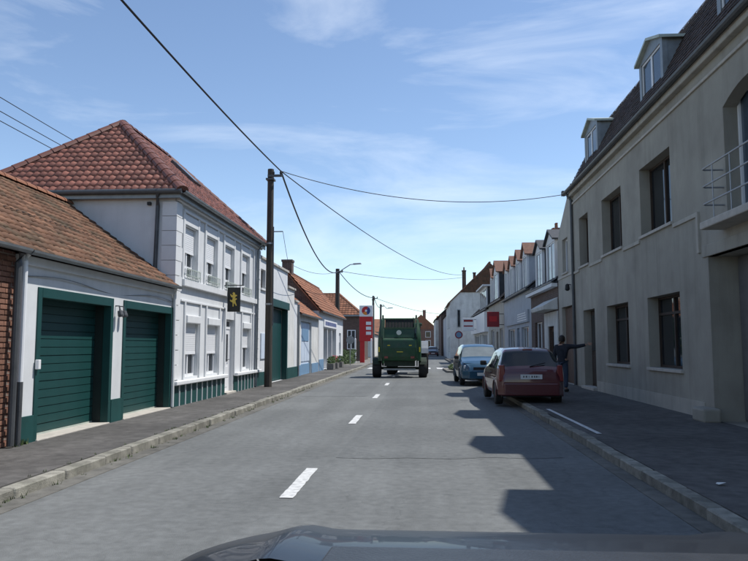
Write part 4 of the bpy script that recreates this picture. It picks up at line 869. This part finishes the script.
P1 = Vector((-5.2, 23.9, 7.65)); P2 = Vector((-6.35, 53.5, 7.4)); P3 = Vector((-4.45, 66, 6.2)); P4 = Vector((-5.0, 88, 6.7))
r = pole('dark wooden utility pole in front of the white house', P1.x, P1.y, P1.z, 'pole_wood', .135, .11)
MB().tube([(P1.x + .14, P1.y - .1, 5.6), (P1.x + .15, P1.y - .1, 2.2)], .025, 6).build('conduit', 'zinc_dark', r); MB().lathe((P1.x, P1.y, 5.0), (0, 0, 1), [(0, .13), (.06, .13)], 12).build('band', 'steel', r); MB().lathe((P1.x, P1.y, 2.9), (0, 0, 1), [(0, .134), (.06, .134)], 12).build('band', 'steel', r)
MB().tube([(P1.x, P1.y, 5.45), (P1.x + .45, P1.y, 5.45)], .02, 6).build('hook', 'zinc_dark', r)
pole('concrete pole with street lamp arm behind the shop', P2.x, P2.y, P2.z, 'pole_wood', .2, .15, (1.3, .35))
pole('slim pole beside the red totem', P3.x, P3.y, P3.z, 'concrete', .13, .1)
pole('distant pole with street lamp arm past the filling station', P4.x, P4.y, P4.z, 'concrete', .15, .12, (1.0, -.5))
def wire(label, a, b, sag, r=.012, n=26, twist=False):
    a, b = Vector(a), Vector(b); pts = [a.lerp(b, i / n) - Vector((0, 0, sag * 4 * (i / n) * (1 - i / n))) for i in range(n + 1)]
    o = MB().tube(pts, r, 6).build('overhead_wire', 'wire', None); tag(o, label, 'wire', 'overhead wires'); return o
q1 = P1 + Vector((.38, -.13, -.1)); q2 = P2 + Vector((.1, -.15, -.2))
wire('thick overhead wire running back from the wooden pole along the white house', q1, (-4.9, -12, 7.8), .55, .022)
wire('overhead wire from the wooden pole to the mansard roof gutter', q1, (WR - .2, 25.7, 7.0), .62, .013)
wire('overhead wire from the wooden pole to the gable house chimney', q1, (4.95, 80.4, 9.6), 1.1, .018)
wire('thick bundled wire from the wooden pole to the lamp pole', q1, q2, 1.25, .032)
wire('overhead wire from the lamp pole to the gable house', P2 + Vector((.3, -.1, -.2)), (4.95, 80.4, 9.3), .45, .018)
wire('overhead wire from the lamp pole to the slim pole', q2, P3 + Vector((.1, -.1, -.2)), .5, .028)
wire('overhead wire from the slim pole to the distant lamp pole', P3 + Vector((.1, -.1, -.2)), P4 + Vector((.1, -.1, -.2)), .5, .028)
wire('overhead wire from the slim pole to the far right houses', P3 + Vector((.3, -.1, -.25)), (3.4, 94, 5.7), .35, .018)
wire('overhead wire from the lamp pole down to the shop roof', q2, (WL - 1.8, 40.5, 6.2), .35, .012)
wire('thin service wire from the wooden pole hook to the workshop', (P1.x + .45, P1.y, 5.45), (WL + .02, 31.5, 3.9), .25, .008)
for k, (x, z) in enumerate(((-12.0, 9.15), (-12.0, 8.75), (-12.05, 8.5))): wire(('upper', 'middle', 'lower')[k] + ' wire of three behind the brown garage roof', (x, -4, z), (x, 44, z - .1), .5, .012)

# ================================================================= VEHICLES
def smoothstep(t): t = min(max(t, 0), 1); return t * t * (3 - 2 * t)
def interp(tab, y):
    if y <= tab[0][0]: return tab[0][1]
    for (a, va), (b, vb) in zip(tab[:-1], tab[1:]):
        if y <= b: return va + (vb - va) * (y - a) / (b - a)
    return tab[-1][1]
def wheel(parent, x, y, rad, wid, out_, rim='rim'):
    hw = wid / 2; s = 1 if out_ > 0 else -1
    t = MB().lathe((x, y, rad), (s, 0, 0), [(-hw, rad * .62), (-hw, rad * .92), (-hw * .7, rad), (hw * .7, rad), (hw, rad * .92), (hw, rad * .66)], 28).build('wheel', 'rubber', parent)
    smooth_angle(t, 35)
    MB().lathe((x, y, rad), (s, 0, 0), [(hw * .2, rad * .66), (hw * .98, rad * .66), (hw * 1.0, rad * .60), (hw * .55, rad * .52), (hw * .75, rad * .2), (hw * .85, rad * .15), (hw * .85, .001)], 20).build('rim', rim, t)
    return t
def car(label, loc, rz, paint, P, group=None, glassm='car_glass', front_glass='car_glass', plate=True):
    """lofted body: P holds side profile tables along y (rear negative, front positive)"""
    root = thing('parked_car', (0, 0, 0), label, 'car', group); L = P['L'] / 2; W = P['W'] / 2
    ys = []; N = 120
    for i in range(N + 1):
        t = i / N; ys.append(-L + 2 * L * t)
    ys = sorted(set(ys + [-L + .01, -L + .03, -L + .06, L - .01, L - .03, L - .06]))
    rings = []
    for y in ys:
        e = 1 - abs(y) / L
        wv = W * (1 - .30 * (1 - smoothstep(e / .20)) ** 2.2) if y > 0 else W * (1 - .16 * (1 - smoothstep(e / .14)) ** 2)
        zt = interp(P['top'], y); zb = interp(P['belt'], y); zo = interp(P['bot'], y); zr = P['H']
        zb = min(zb, zt - .02); g = min(max((zt - zb) / (zr - zb), 0), 1)
        wr = wv * (.90 - .17 * g); ze = zb + (zt - zb) * .86
        key = [(0, zo), (wv * .78, zo), (wv * .955, zo + .07), (wv * .995, zo + (zb - zo) * .42), (wv * 1.0, zo + (zb - zo) * .62), (wv * .965, zb), (wr * 1.0, ze), (wr * .90, zt - .018), (wr * .55, zt + .0), (0, zt + .012)]
        sub = (1, 2, 4, 3, 5, 8, 3, 4, 5); ring = []
        for k in range(len(key) - 1):
            for q in range(sub[k]):
                t = q / sub[k]; ring.append((key[k][0] + (key[k + 1][0] - key[k][0]) * t, key[k][1] + (key[k + 1][1] - key[k][1]) * t))
        ring.append(key[-1]); rings.append(ring)
    K = len(rings[0]); i_belt = 1 + 2 + 4 + 3 + 5; i_edge = i_belt + 8
    body, rear, front = MB(), MB(), MB(); sidew = {(s, i): MB() for s in (-1, 1) for i in range(len(P['side']))}; wr_ = P['wheel']
    for i in range(len(ys) - 1):
        for k in range(K - 1):
            for s in (-1, 1):
                q = [(s * rings[i][k][0], ys[i], rings[i][k][1]), (s * rings[i + 1][k][0], ys[i + 1], rings[i + 1][k][1]), (s * rings[i + 1][k + 1][0], ys[i + 1], rings[i + 1][k + 1][1]), (s * rings[i][k + 1][0], ys[i], rings[i][k + 1][1])]
                cx = abs(sum(v[0] for v in q) / 4); cy = sum(v[1] for v in q) / 4; cz = sum(v[2] for v in q) / 4
                if any(math.hypot(cy - wy, cz - wr_) < wr_ + .05 for wy in P['axles']) and k < i_belt: continue
                tgt = body
                if k >= i_belt and k < i_edge:
                    for wi, (a, b) in enumerate(P['side']):
                        if a + P['rake_r'] * (cz - P['gl'][0]) < cy < b - P['rake_f'] * (cz - P['gl'][0]) and P['gl'][0] < cz < P['gl'][1]: tgt = sidew[(s, wi)]
                if k >= i_edge - 1:
                    if P['rearg'][0] < cy < P['rearg'][1] : tgt = rear
                    if P['frontg'][0] < cy < P['frontg'][1] : tgt = front
                tgt.add(q, [(0, 1, 2, 3)])
    for e, rg in ((0, rings[0]), (-1, rings[-1])):
        y = ys[e]; pts = [(x, y, z) for x, z in rg] + [(-x, y, z) for x, z in reversed(rg[1:-1])]; body.quad(*pts)
    def fin(mb, nm, mat, par, ang=32):
        o = mb.build(nm, mat, par, fix=False); bm = bmesh.new(); bm.from_mesh(o.data); bmesh.ops.remove_doubles(bm, verts=bm.verts, dist=.0008); bmesh.ops.recalc_face_normals(bm, faces=bm.faces); bm.to_mesh(o.data); bm.free(); smooth_angle(o, ang); return o
    b = fin(body, 'body', paint, root); [fin(q, 'side_window', glassm, b) for q in sidew.values() if q.f]; fin(rear, 'rear_window', glassm, b); fin(front, 'windscreen', front_glass, b)
    # inner dark hull so that wheel arches are not see-through
    MB().box(-W + .12, W - .12, -L + .15, L - .2, .22, P['belt'][1][1] - .12).build('underbody', 'black', b)
    for wy in P['axles']:
        for s in (-1, 1):
            wheel(root, s * (W - .10), wy, wr_, .185, s)
            arc = [(s * (W - .004), wy + math.cos(a) * (wr_ + .05), wr_ + math.sin(a) * (wr_ + .05)) for a in [PI * (-.06 + 1.12 * i / 16) for i in range(17)]]
            MB().tube(arc, .016, 6).build('arch_trim', paint, b)
    for s in (-1, 1):
        x = s * (W + .07); m = MB().box(x - .085, x + .085, P['mir'] - .05, P['mir'] + .06, P['mz'], P['mz'] + .13).build('mirror', 'black', root, bevel=.03)
        MB().box(s * (W - .03), s * (W + .01), P['mir'] - .02, P['mir'] + .02, P['mz'] + .02, P['mz'] + .06).build('mirror_arm', 'black', m)
        tl = P['tail']; MB().prism([(s * (W * tl[0]), tl[2]), (s * (W * tl[1]), tl[2]), (s * (W * (tl[1] - .03)), tl[3]), (s * (W * (tl[0] + .04)), tl[3])], 'y', -L + tl[4], -L + tl[4] + .30).build('tail_lamp', 'lamp_red', root, bevel=.02)
        hl = P['head']; MB().prism([(s * W * hl[0], hl[2]), (s * W * hl[1], hl[2] + .03), (s * W * hl[1], hl[3]), (s * W * (hl[0] + .03), hl[3] - .02)], 'y', L - hl[4] - .25, L - hl[4]).build('headlamp', 'lamp_clear', root, bevel=.02)
        for y in P['handles']: MB().box(s * (W * .985), s * (W * 1.0 + .012), y, y + .17, P['hz'], P['hz'] + .03).build('door_handle', 'black', b)
    bp = P['bump']
    rb = MB().prism([(-W * .80, -L - .02), (W * .80, -L - .02), (W * .97, -L + .16), (W * .97, -L + .3), (-W * .97, -L + .3), (-W * .97, -L + .16)], 'z', bp[0], bp[1]).build('rear_bumper', P['bm'], root, bevel=.025)
    MB().prism([(-W * .66, L + .02), (W * .66, L + .02), (W * .93, L - .2), (W * .95, L - .36), (-W * .95, L - .36), (-W * .93, L - .2)], 'z', bp[0], bp[1]).build('front_bumper', P['bm'], root, bevel=.025)
    MB().box(-.4, .4, L - .02, L + .005, bp[1] + .03, bp[1] + .13).build('grille', 'black', root)
    pl = MB().box(-.26, .26, -L - P['pl'][1], -L - P['pl'][1] + .02, P['pl'][0], P['pl'][0] + .11).build('number_plate', 'plate', root)
    for k in range(7):
        x = -.2 + k * .062 + (.012 if k in (2, 3, 4) else 0)
        MB().box(x, x + (.03, .036, .012, .034, .03, .036, .014)[k], -L - P['pl'][1] - .002, -L - P['pl'][1] + .001, P['pl'][0] + .035, P['pl'][0] + .08).build('plate_mark', 'zinc_dark', pl)
    MB().box(-.26, .26, L + .018, L + .03, bp[0] + .12, bp[0] + .23).build('number_plate', 'plate', root)
    if P.get('wiper'): MB().tube([(-.02, P['wiper'][0], P['wiper'][1]), (.36, P['wiper'][0] + .05, P['wiper'][1] + .09)], .012, 6).build('rear_wiper', 'black', root)
    MB().box(-.12, .12, P['brake'][0], P['brake'][0] + .03, P['brake'][1], P['brake'][1] + .03).build('brake_lamp', 'lamp_red', root)
    root.location = loc; root.rotation_euler = (0, 0, rz); return root
HATCH = dict(L=3.77, W=1.64, H=1.43, wheel=.29, axles=(-1.20, 1.27),
    top=[(-1.885, .62), (-1.87, .80), (-1.83, .90), (-1.80, .93), (-1.42, 1.32), (-1.30, 1.385), (-1.0, 1.42), (-.3, 1.43), (.2, 1.40), (.45, 1.345), (1.05, .98), (1.15, .945), (1.5, .86), (1.75, .76), (1.84, .66), (1.885, .55)],
    belt=[(-1.885, .60), (-1.8, .90), (-1.2, .905), (.9, .885), (1.1, .86), (1.5, .76), (1.75, .66), (1.885, .5)], bot=[(-1.885, .36), (-1.7, .24), (-1.0, .2), (1.2, .2), (1.7, .22), (1.885, .34)],
    side=[(-1.38, -.62), (-.55, .86)], rake_r=.45, rake_f=.95, gl=(.915, 1.30), rearg=(-1.76, -1.38), frontg=(.50, 1.02), mir=.72, mz=.93, tail=(.74, .955, .60, 1.0, .035), head=(.52, .88, .58, .72, .11), handles=(-.48,), hz=.76, bump=(.26, .56), bm='car_red', pl=(.66, .012), wiper=(-1.80, .96), brake=(-1.36, 1.36))
MPV = dict(L=4.2, W=1.72, H=1.56, wheel=.31, axles=(-1.32, 1.35),
    top=[(-2.1, .62), (-2.08, .85), (-2.02, 1.0), (-1.98, 1.04), (-1.72, 1.42), (-1.6, 1.50), (-1.1, 1.545), (-.3, 1.56), (.1, 1.54), (.4, 1.47), (1.15, 1.06), (1.25, 1.02), (1.7, .92), (1.95, .82), (2.05, .70), (2.1, .58)],
    belt=[(-2.1, .60), (-2.0, .96), (-1.2, .97), (.9, .95), (1.2, .93), (1.7, .82), (1.95, .72), (2.1, .54)], bot=[(-2.1, .36), (-1.8, .24), (-1.0, .2), (1.2, .2), (1.8, .22), (2.1, .34)],
    side=[(-1.66, -.55), (-.47, .98)], rake_r=.4, rake_f=1.2, gl=(.98, 1.42), rearg=(-1.95, -1.68), frontg=(.44, 1.13), mir=.80, mz=.98, tail=(.78, .955, .7, 1.05, .035), head=(.46, .86, .60, .76, .13), handles=(-.4, .0), hz=.82, bump=(.26, .56), bm='car_blue', pl=(.7, .012), wiper=(-1.98, 1.06), brake=(-1.66, 1.46))
car('dark red hatchback parked half on the kerb by the beige house', (2.64, 19.35, .04), 0.015, 'car_red', HATCH)
car('blue people carrier facing the road, parked past the red hatchback', (2.28, 28.75, .02), PI + .03, 'car_blue', MPV, None, 'car_glass', 'car_glass_clear')
car('dark distant car parked on the street beyond the crossing', (1.75, 106, 0), PI, 'car_dark', HATCH)

# --- round baler
bx, by = -1.02, 33.4
r = thing('round_baler', (bx, by + 1, 0), 'green round baler towed along the road, rear gate towards us', 'baler')
prof = [(0.0, .95), (-.02, 1.25), (.02, 1.45), (.10, 1.86), (.0, 1.90), (.02, 2.0), (.16, 2.36), (.34, 2.72), (.55, 2.83), (1.6, 2.83), (2.05, 2.5), (2.2, 1.9), (2.15, 1.2), (1.8, .72), (1.1, .52), (.5, .6), (.15, .74)]
side = MB()
for s in (-1, 1): 
    x0 = bx + s * .80
    side.prism([(by + a, b) for a, b in prof], 'x', x0, x0 + s * .05)
    # rounded outer shield
sd_o = side.build('side_wall', 'baler', r)
for s in (-1, 1):
    pts = []; vs = []; fs = []; n = 14
    for i in range(n + 1):
        t = i / n; z = .80 + t * 1.98; yb = by + .03 + .55 * max(0, (t - .45)) ** 1.6 * 1.8; wdt = .16 * math.sin(PI * min(1, (1 - t) * 1.25 + .12) * .55) + .02
        vs += [(bx + s * .853, yb, z), (bx + s * (.853 + wdt * .75), yb + .05, z), (bx + s * (.853 + wdt), yb + .22, z), (bx + s * (.853 + wdt), by + 1.7, z)]
    for i in range(n):
        for k in range(3): fs.append((i * 4 + k, i * 4 + k + 1, i * 4 + k + 5, i * 4 + k + 4))
    fs += [(0, 1, 2, 3), tuple(n * 4 + k for k in (3, 2, 1, 0))]
    o = MB().add(vs, fs).build('side_shield', 'baler', r); smooth_angle(o, 50)
    MB().box(bx + s * .93, bx + s * .99, by + .03, by + .055, 1.22, 1.45).build('warning_decal', 'yellow', o)
tg = MB().prism([(by + .02, .80), (by - .06, 1.0), (by - .08, 1.42), (by - .02, 1.80), (by + .06, 1.86), (by + .35, 1.86), (by + .35, .8)], 'x', bx - .80, bx + .80).build('tailgate', 'baler', r, bevel=.05)
MB().prism([(by + .08, 1.875), (by + .20, 2.34), (by + .5, 2.34), (by + .5, 1.875)], 'x', bx - .72, bx + .72).build('gate_panel', 'baler', r, bevel=.02)
up = MB().prism([(by + .26, 2.36), (by + .44, 2.78), (by + .6, 2.78), (by + .6, 2.36)], 'x', bx - .68, bx + .68).build('belt_opening', 'baler_dark', r)
for k in range(9):
    x = bx - .60 + k * .15; MB().add([(x - .055, by + .262 - .01, 2.38), (x + .055, by + .252, 2.38), (x + .055, by + .425, 2.76), (x - .055, by + .425, 2.76)], [(0, 1, 2, 3)]).build('belt', 'rubber', up)
fr = MB()
for z, y in ((2.345, by + .18), (2.79, by + .40)): fr.box(bx - .76, bx + .76, y, y + .08, z - .035, z + .035)
for s in (-1, 1): fr.tube([(bx + s * .73, by + .2, 2.34), (bx + s * .73, by + .43, 2.79)], .035, 8)
fr.build('gate_frame', 'baler', r)
MB().lathe((bx - .02, by + .125, 2.13), (0, -1, .25), [(0, .12), (.015, .12)], 20).build('badge', 'zinc_pale', r)
for x in (bx - .5, bx + .52): MB().box(x - .06, x + .06, by - .088, by - .06, 1.51, 1.55).build('lettering_strip', 'yellow', r)
MB().box(bx - .12, bx + .17, by - .092, by - .065, 1.21, 1.24).build('lettering_strip', 'yellow', r)
for s in (-1, 1): MB().box(bx + s * .62 - .09, bx + s * .62 + .09, by - .1, by - .05, .92, 1.02).build('tail_lamp', 'lamp_red', r)
MB().box(bx - .72, bx + .72, by + .15, by + 1.9, .55, .82).build('chamber_floor', 'baler_dark', r)
MB().tube([(bx - 1.05, by + .75, .44), (bx + 1.05, by + .75, .44)], .07, 10).build('axle', 'baler_dark', r)
MB().box(bx - .75, bx + .75, by + .25, by + .4, .36, .44).build('bale_kicker', 'zinc', r)
for s in (-1, 1):
    wheel(r, bx + s * 1.10, by + .75, .44, .40, s, 'yellow')
    m = MB(); 
    for i in range(8):
        a0, a1 = PI * (.12 + .76 * i / 8), PI * (.12 + .76 * (i + 1) / 8)
        m.quad((bx + s * .92, by + .75 + math.cos(a0) * .52, .44 + math.sin(a0) * .52), (bx + s * .92, by + .75 + math.cos(a1) * .52, .44 + math.sin(a1) * .52), (bx + s * 1.28, by + .75 + math.cos(a1) * .52, .44 + math.sin(a1) * .52), (bx + s * 1.28, by + .75 + math.cos(a0) * .52, .44 + math.sin(a0) * .52))
    m.build('mudguard', 'baler_dark', r)
for s in (-1, 1): MB().tube([(bx + s * .8, by + .55, 2.80), (bx + s * .8, by + .55, 2.98)], .04, 8).build('hydraulic_ram', 'baler_dark', r)
MB().prism([(bx - .35, by + 2.0), (bx + .35, by + 2.0), (bx + .1, by + 3.6), (bx - .1, by + 3.6)], 'z', .55, .72).build('drawbar', 'baler', r)
# --- tractor ahead of the baler
tx_, ty_ = -.72, 38.0
r = thing('tractor', (tx_, ty_, 0), 'green tractor mostly hidden ahead of the round baler', 'tractor')
MB().box(tx_ - .38, tx_ + .38, ty_ - .4, ty_ + 2.9, .75, 1.25).build('chassis', 'baler_dark', r, bevel=.04)
MB().prism([(ty_ + .9, 1.2), (ty_ + 3.0, 1.2), (ty_ + 3.05, 1.55), (ty_ + 2.6, 1.75), (ty_ + .9, 1.85)], 'x', tx_ - .42, tx_ + .42).build('bonnet', 'baler', r, bevel=.06)
cb = MB().prism([(ty_ - .55, 1.3), (ty_ + .95, 1.3), (ty_ + .85, 2.55), (ty_ - .45, 2.55)], 'x', tx_ - .7, tx_ + .7).build('cab', 'car_glass', r, bevel=.05)
MB().box(tx_ - .78, tx_ + .78, ty_ - .6, ty_ + 1.0, 2.55, 2.72).build('cab_roof', 'baler', cb, bevel=.06)
for s in (-1, 1):
    wheel(r, tx_ + s * .86, ty_, .84, .48, s, 'yellow'); wheel(r, tx_ + s * .80, ty_ + 2.5, .58, .38, s, 'yellow')
    m = MB()
    for i in range(8):
        a0, a1 = PI * (.1 + .8 * i / 8), PI * (.1 + .8 * (i + 1) / 8)
        m.quad(*[(tx_ + s * xx, ty_ + math.cos(a) * .93, .84 + math.sin(a) * .93) for xx, a in ((.6, a0), (.6, a1), (1.1, a1), (1.1, a0))])
    m.build('mudguard', 'zinc', r)
MB().tube([(tx_, ty_ - .4, .65), (bx, by + 3.65, .64)], .05, 8).build('hitch', 'baler_dark', r)

# --- front of the car the picture is taken from
r = thing('camera_car', (.25, 2.0, 0), 'dark bonnet and windscreen cowl of the car in the foreground', 'car')
xc, hw, by0, by1 = .25, .90, 1.42, 2.62
def bz(x, y):
    dx = abs(x - xc); z = 1.072 - .2175 * (y - 1.40) ** 2 - (.62 * max(0, dx - .52) ** 2) - (2.6 * max(0, y - 2.35) ** 2)
    z += .012 * math.exp(-((dx - .56) / .05) ** 2)   # crease
    return z
def grid(fn, nu, nv):
    vs = [fn(i / nu, j / nv) for j in range(nv + 1) for i in range(nu + 1)]; return vs, [(j * (nu + 1) + i, j * (nu + 1) + i + 1, (j + 1) * (nu + 1) + i + 1, (j + 1) * (nu + 1) + i) for j in range(nv) for i in range(nu)]
b = MB().add(*grid(lambda u, v: ((lambda x, y: (x, y, bz(x, y)))(xc - .80 + 1.6 * u, by0 + (by1 - by0) * v - .10 * v * (2 * u - 1) ** 2)), 64, 40)).build('bonnet', 'bonnet', r, smooth=True)
for s in (-1, 1):
    MB().add(*grid(lambda u, v: ((lambda y: (xc + s * (.805 + .10 * math.sin(u * PI / 2)), y, bz(xc + s * .805, y) - .002 - .75 * (1 - math.cos(u * PI / 2)) * (1 if u > 0 else 0)))(1.3 + (by1 - .12 - 1.3) * v)), 14, 24)).build('wing', 'bonnet', r, smooth=True)
    wheel(r, xc + s * .78, 1.95, .30, .19, s)
    MB().box(xc + s * .45, xc + s * .82, by1 - .16, by1 - .02, .62, .76).build('headlamp', 'lamp_clear', r, bevel=.03)
MB().prism([(xc - .8, by1 - .12), (xc - .5, by1 + .04), (xc + .5, by1 + .04), (xc + .8, by1 - .12), (xc + .85, by1 - .5), (xc - .85, by1 - .5)], 'z', .24, .60).build('front_bumper', 'black', r, bevel=.04)
MB().prism([(1.16, 1.150), (1.34, 1.130), (1.375, 1.119), (1.39, 1.10), (1.40, 1.05), (1.40, .8), (1.16, .8)], 'x', xc - .42, xc + .80).build('cowl', 'cowl', r, bevel=.006)
MB().box(xc - .7, xc + .7, 1.5, by1 - .3, .28, .7).build('engine_bay', 'black', r)


# ================================================================= PERSON
def skinned(name, mat, parent, verts, edges, radii, root=0, sub=2):
    me = bpy.data.meshes.new(name); me.from_pydata(verts, edges, []); me.materials.append(MT[mat])
    o = bpy.data.objects.new(name, me); COL.objects.link(o); o.parent = parent
    me.attributes  # skin layer
    sk = o.modifiers.new('skin', 'SKIN'); sk.use_smooth_shade = True
    if not me.skin_vertices: 
        bm = bmesh.new(); bm.from_mesh(me); bm.verts.layers.skin.verify(); bm.to_mesh(me); bm.free()
    d = me.skin_vertices[0].data
    for i, rr in enumerate(radii): d[i].radius = rr if isinstance(rr, tuple) else (rr, rr); d[i].use_root = (i == root)
    s = o.modifiers.new('sub', 'SUBSURF'); s.levels = sub; s.render_levels = sub; return o
px_, py_ = 4.30, 22.0
r = thing('person', (px_, py_, PZ), 'person in dark jacket and jeans reaching an arm to the wall', 'person', rz=-.5)
J = [(0, 0, .92), (0, -.01, 1.12), (0, 0, 1.33), (0, .01, 1.43), (0, .03, 1.50), (0, .04, 1.60), (0, .03, 1.66),
     (.17, 0, 1.37), (.43, .06, 1.36), (.66, .12, 1.41), (.73, .135, 1.425),
     (-.17, 0, 1.36), (-.23, -.02, 1.09), (-.21, .06, .86), (-.205, .08, .80),
     (.09, 0, .86), (.10, .03, .48), (.10, -.01, .09), (.10, .12, .03), (-.09, 0, .86), (-.12, -.03, .48), (-.13, -.06, .09), (-.13, .08, .03)]
E_ = [(0, 1), (1, 2), (2, 3), (3, 4), (4, 5), (5, 6), (2, 7), (7, 8), (8, 9), (9, 10), (2, 11), (11, 12), (12, 13), (13, 14), (0, 15), (15, 16), (16, 17), (17, 18), (0, 19), (19, 20), (20, 21), (21, 22)]
R_ = [(.145, .105), (.13, .10), (.15, .105), .055, .058, (.078, .092), (.06, .075), .062, .046, .034, .03, .062, .046, .034, .03, .085, .06, .042, .04, .085, .06, .042, .04]
body = skinned('body', 'skin', r, J, E_, R_)
JV = [(0, 0, .78), (0, -.01, 1.12), (0, 0, 1.33), (0, .01, 1.42), (.17, 0, 1.37), (.43, .06, 1.36), (.70, .13, 1.418), (-.17, 0, 1.36), (-.23, -.02, 1.09), (-.215, .04, .90)]
skinned('jacket', 'jacket', r, JV, [(0, 1), (1, 2), (2, 3), (2, 4), (4, 5), (5, 6), (2, 7), (7, 8), (8, 9)], [(.175, .135), (.155, .125), (.17, .125), .075, .085, .066, .05, .085, .066, .05], 1)
TV = [(0, 0, 1.0), (.09, 0, .84), (.10, .03, .48), (.10, -.01, .10), (-.09, 0, .84), (-.12, -.03, .48), (-.13, -.06, .10)]
skinned('jeans', 'jeans', r, TV, [(0, 1), (1, 2), (2, 3), (0, 4), (4, 5), (5, 6)], [(.155, .115), .10, .075, .062, .10, .075, .062])
for (x, y) in ((.10, .05), (-.13, .0)):
    o = MB().prism([(x - .045, y - .12), (x + .045, y - .12), (x + .052, y + .06), (x + .03, y + .15), (x - .03, y + .15), (x - .052, y + .06)], 'z', .002, .085).build('shoe', 'black', None, bevel=.03); o.parent = r
# hair: cap with some length at the nape
hv = MB(); n, k_ = 16, 10
vs = [(math.sin(PI * .62 * j / k_) * math.cos(2 * PI * i / n) * .098, .015 + math.sin(PI * .62 * j / k_) * math.sin(2 * PI * i / n) * .112, 1.605 + math.cos(PI * .62 * j / k_) * .112 - (.05 if math.sin(2 * PI * i / n) < .2 and j > 7 else 0)) for j in range(k_ + 1) for i in range(n)]
o = hv.add(vs, [(j * n + i, j * n + (i + 1) % n, (j + 1) * n + (i + 1) % n, (j + 1) * n + i) for j in range(k_) for i in range(n)]).build('hair', 'hair', None, smooth=True); o.parent = r
# face: nose and ears, facing forward (+y local)
o = MB().prism([(.125, 1.60), (.155, 1.565), (.12, 1.555)], 'x', -.014, .014).build('nose', 'skin', None, bevel=.006); o.parent = r
for s in (-1, 1):
    o = MB().lathe((s * .088, .04, 1.585), (s, 0, 0), [(0, .03), (.012, .028), (.02, .012)], 10).build('ear', 'skin', None, smooth=True); o.parent = r
    o = MB().lathe((s * .034, .120, 1.60), (0, 1, 0), [(0, .013), (.006, .01)], 10).build('eye', 'black', None); o.parent = r
# hands: palm roots and five separate fingers
def hand(cx, cy, cz, d, out_):
    d = Vector(d).normalized(); o_ = Vector(out_).normalized(); V_ = [Vector((cx, cy, cz))]; Ed = []; Rd = [(.034, .022)]
    V_.append(V_[0] + d * .06); Ed.append((0, 1)); Rd.append((.038, .02))
    dn = d.cross(o_).normalized()
    for k, (off, ln) in enumerate(((-.03, .055), (-.01, .068), (.011, .072), (.031, .062))):
        a = V_[1] + o_ * off + d * .015; i0 = len(V_); V_ += [a, a + d * ln * .55 + dn * .006, a + d * ln + dn * .022]; Ed += [(1, i0), (i0, i0 + 1), (i0 + 1, i0 + 2)]; Rd += [.0095, .0088, .0075]
    i0 = len(V_); a = V_[0] + o_ * .034 + d * .015; V_ += [a, a + o_ * .025 + d * .03, a + o_ * .028 + d * .058]; Ed += [(0, i0), (i0, i0 + 1), (i0 + 1, i0 + 2)]; Rd += [.012, .0105, .009]
    skinned('hand', 'skin', r, [tuple(v) for v in V_], Ed, Rd, 0, 1)
hand(.735, .136, 1.427, (1, .15, .12), (0, .2, 1)); hand(-.204, .085, .79, (.02, .15, -1), (0, 1, .1))

# small litter on the right pavement
lp = MB().add([(2.94, 7.36, PZ + .012), (3.02, 7.38, PZ + .03), (3.01, 7.44, PZ + .008), (2.95, 7.43, PZ + .022), (2.92, 7.39, PZ + .016)], [(0, 1, 4), (1, 2, 3), (1, 3, 4)]).build('paper_scrap', 'paper', fix=False)
tag(lp, 'crumpled pale scrap of paper on the right pavement', 'litter')

# planters at the grey-blue shopfront, low shrubs on a kerb build-out past the blue car
for k, (y, lab) in enumerate(((37.6, 'dark trough of shrubs below the first grey-blue shopfront window'), (42.4, 'dark trough of shrubs below the far grey-blue shopfront window'))):
    r = thing('planter', (WR - .35, y, PZ), lab, 'planter')
    MB().box(WR - .58, WR - .15, y - .8, y + .8, PZ - .004, PZ + .45).build('trough', 'zinc_dark', r, bevel=.02)
    p = MB(); leaves(p, (WR - .36, y, PZ + .75), (.28, .85, .38), 420, .08); p.build('foliage', 'leaf', r, attr=True, fix=False)
tag(MB().prism([(KR - .004, 39.4), (KR - 1.0, 40.2), (KR - 1.1, 45.2), (KR - .004, 45.9)], 'z', -.02, PZ - .01).build('pavement_buildout', 'pavement_pale', bevel=.02), kind='structure')
r = thing('low_shrub', (1.85, 42, PZ), 'low spreading shrub on the pale kerb build-out by the crossing', 'shrub')
p = MB()
for k in range(7): leaves(p, (1.85 + random.uniform(-.2, .2), 40.7 + k * .5, PZ + .14), (.22, .3, .16), 90, .06)
p.build('foliage', 'leaf', r, attr=True, fix=False); MB().tube([(1.85, 40.6, PZ), (1.88, 42.2, PZ + .08), (1.83, 43.8, PZ)], .02, 6).build('stem', 'bark', r)
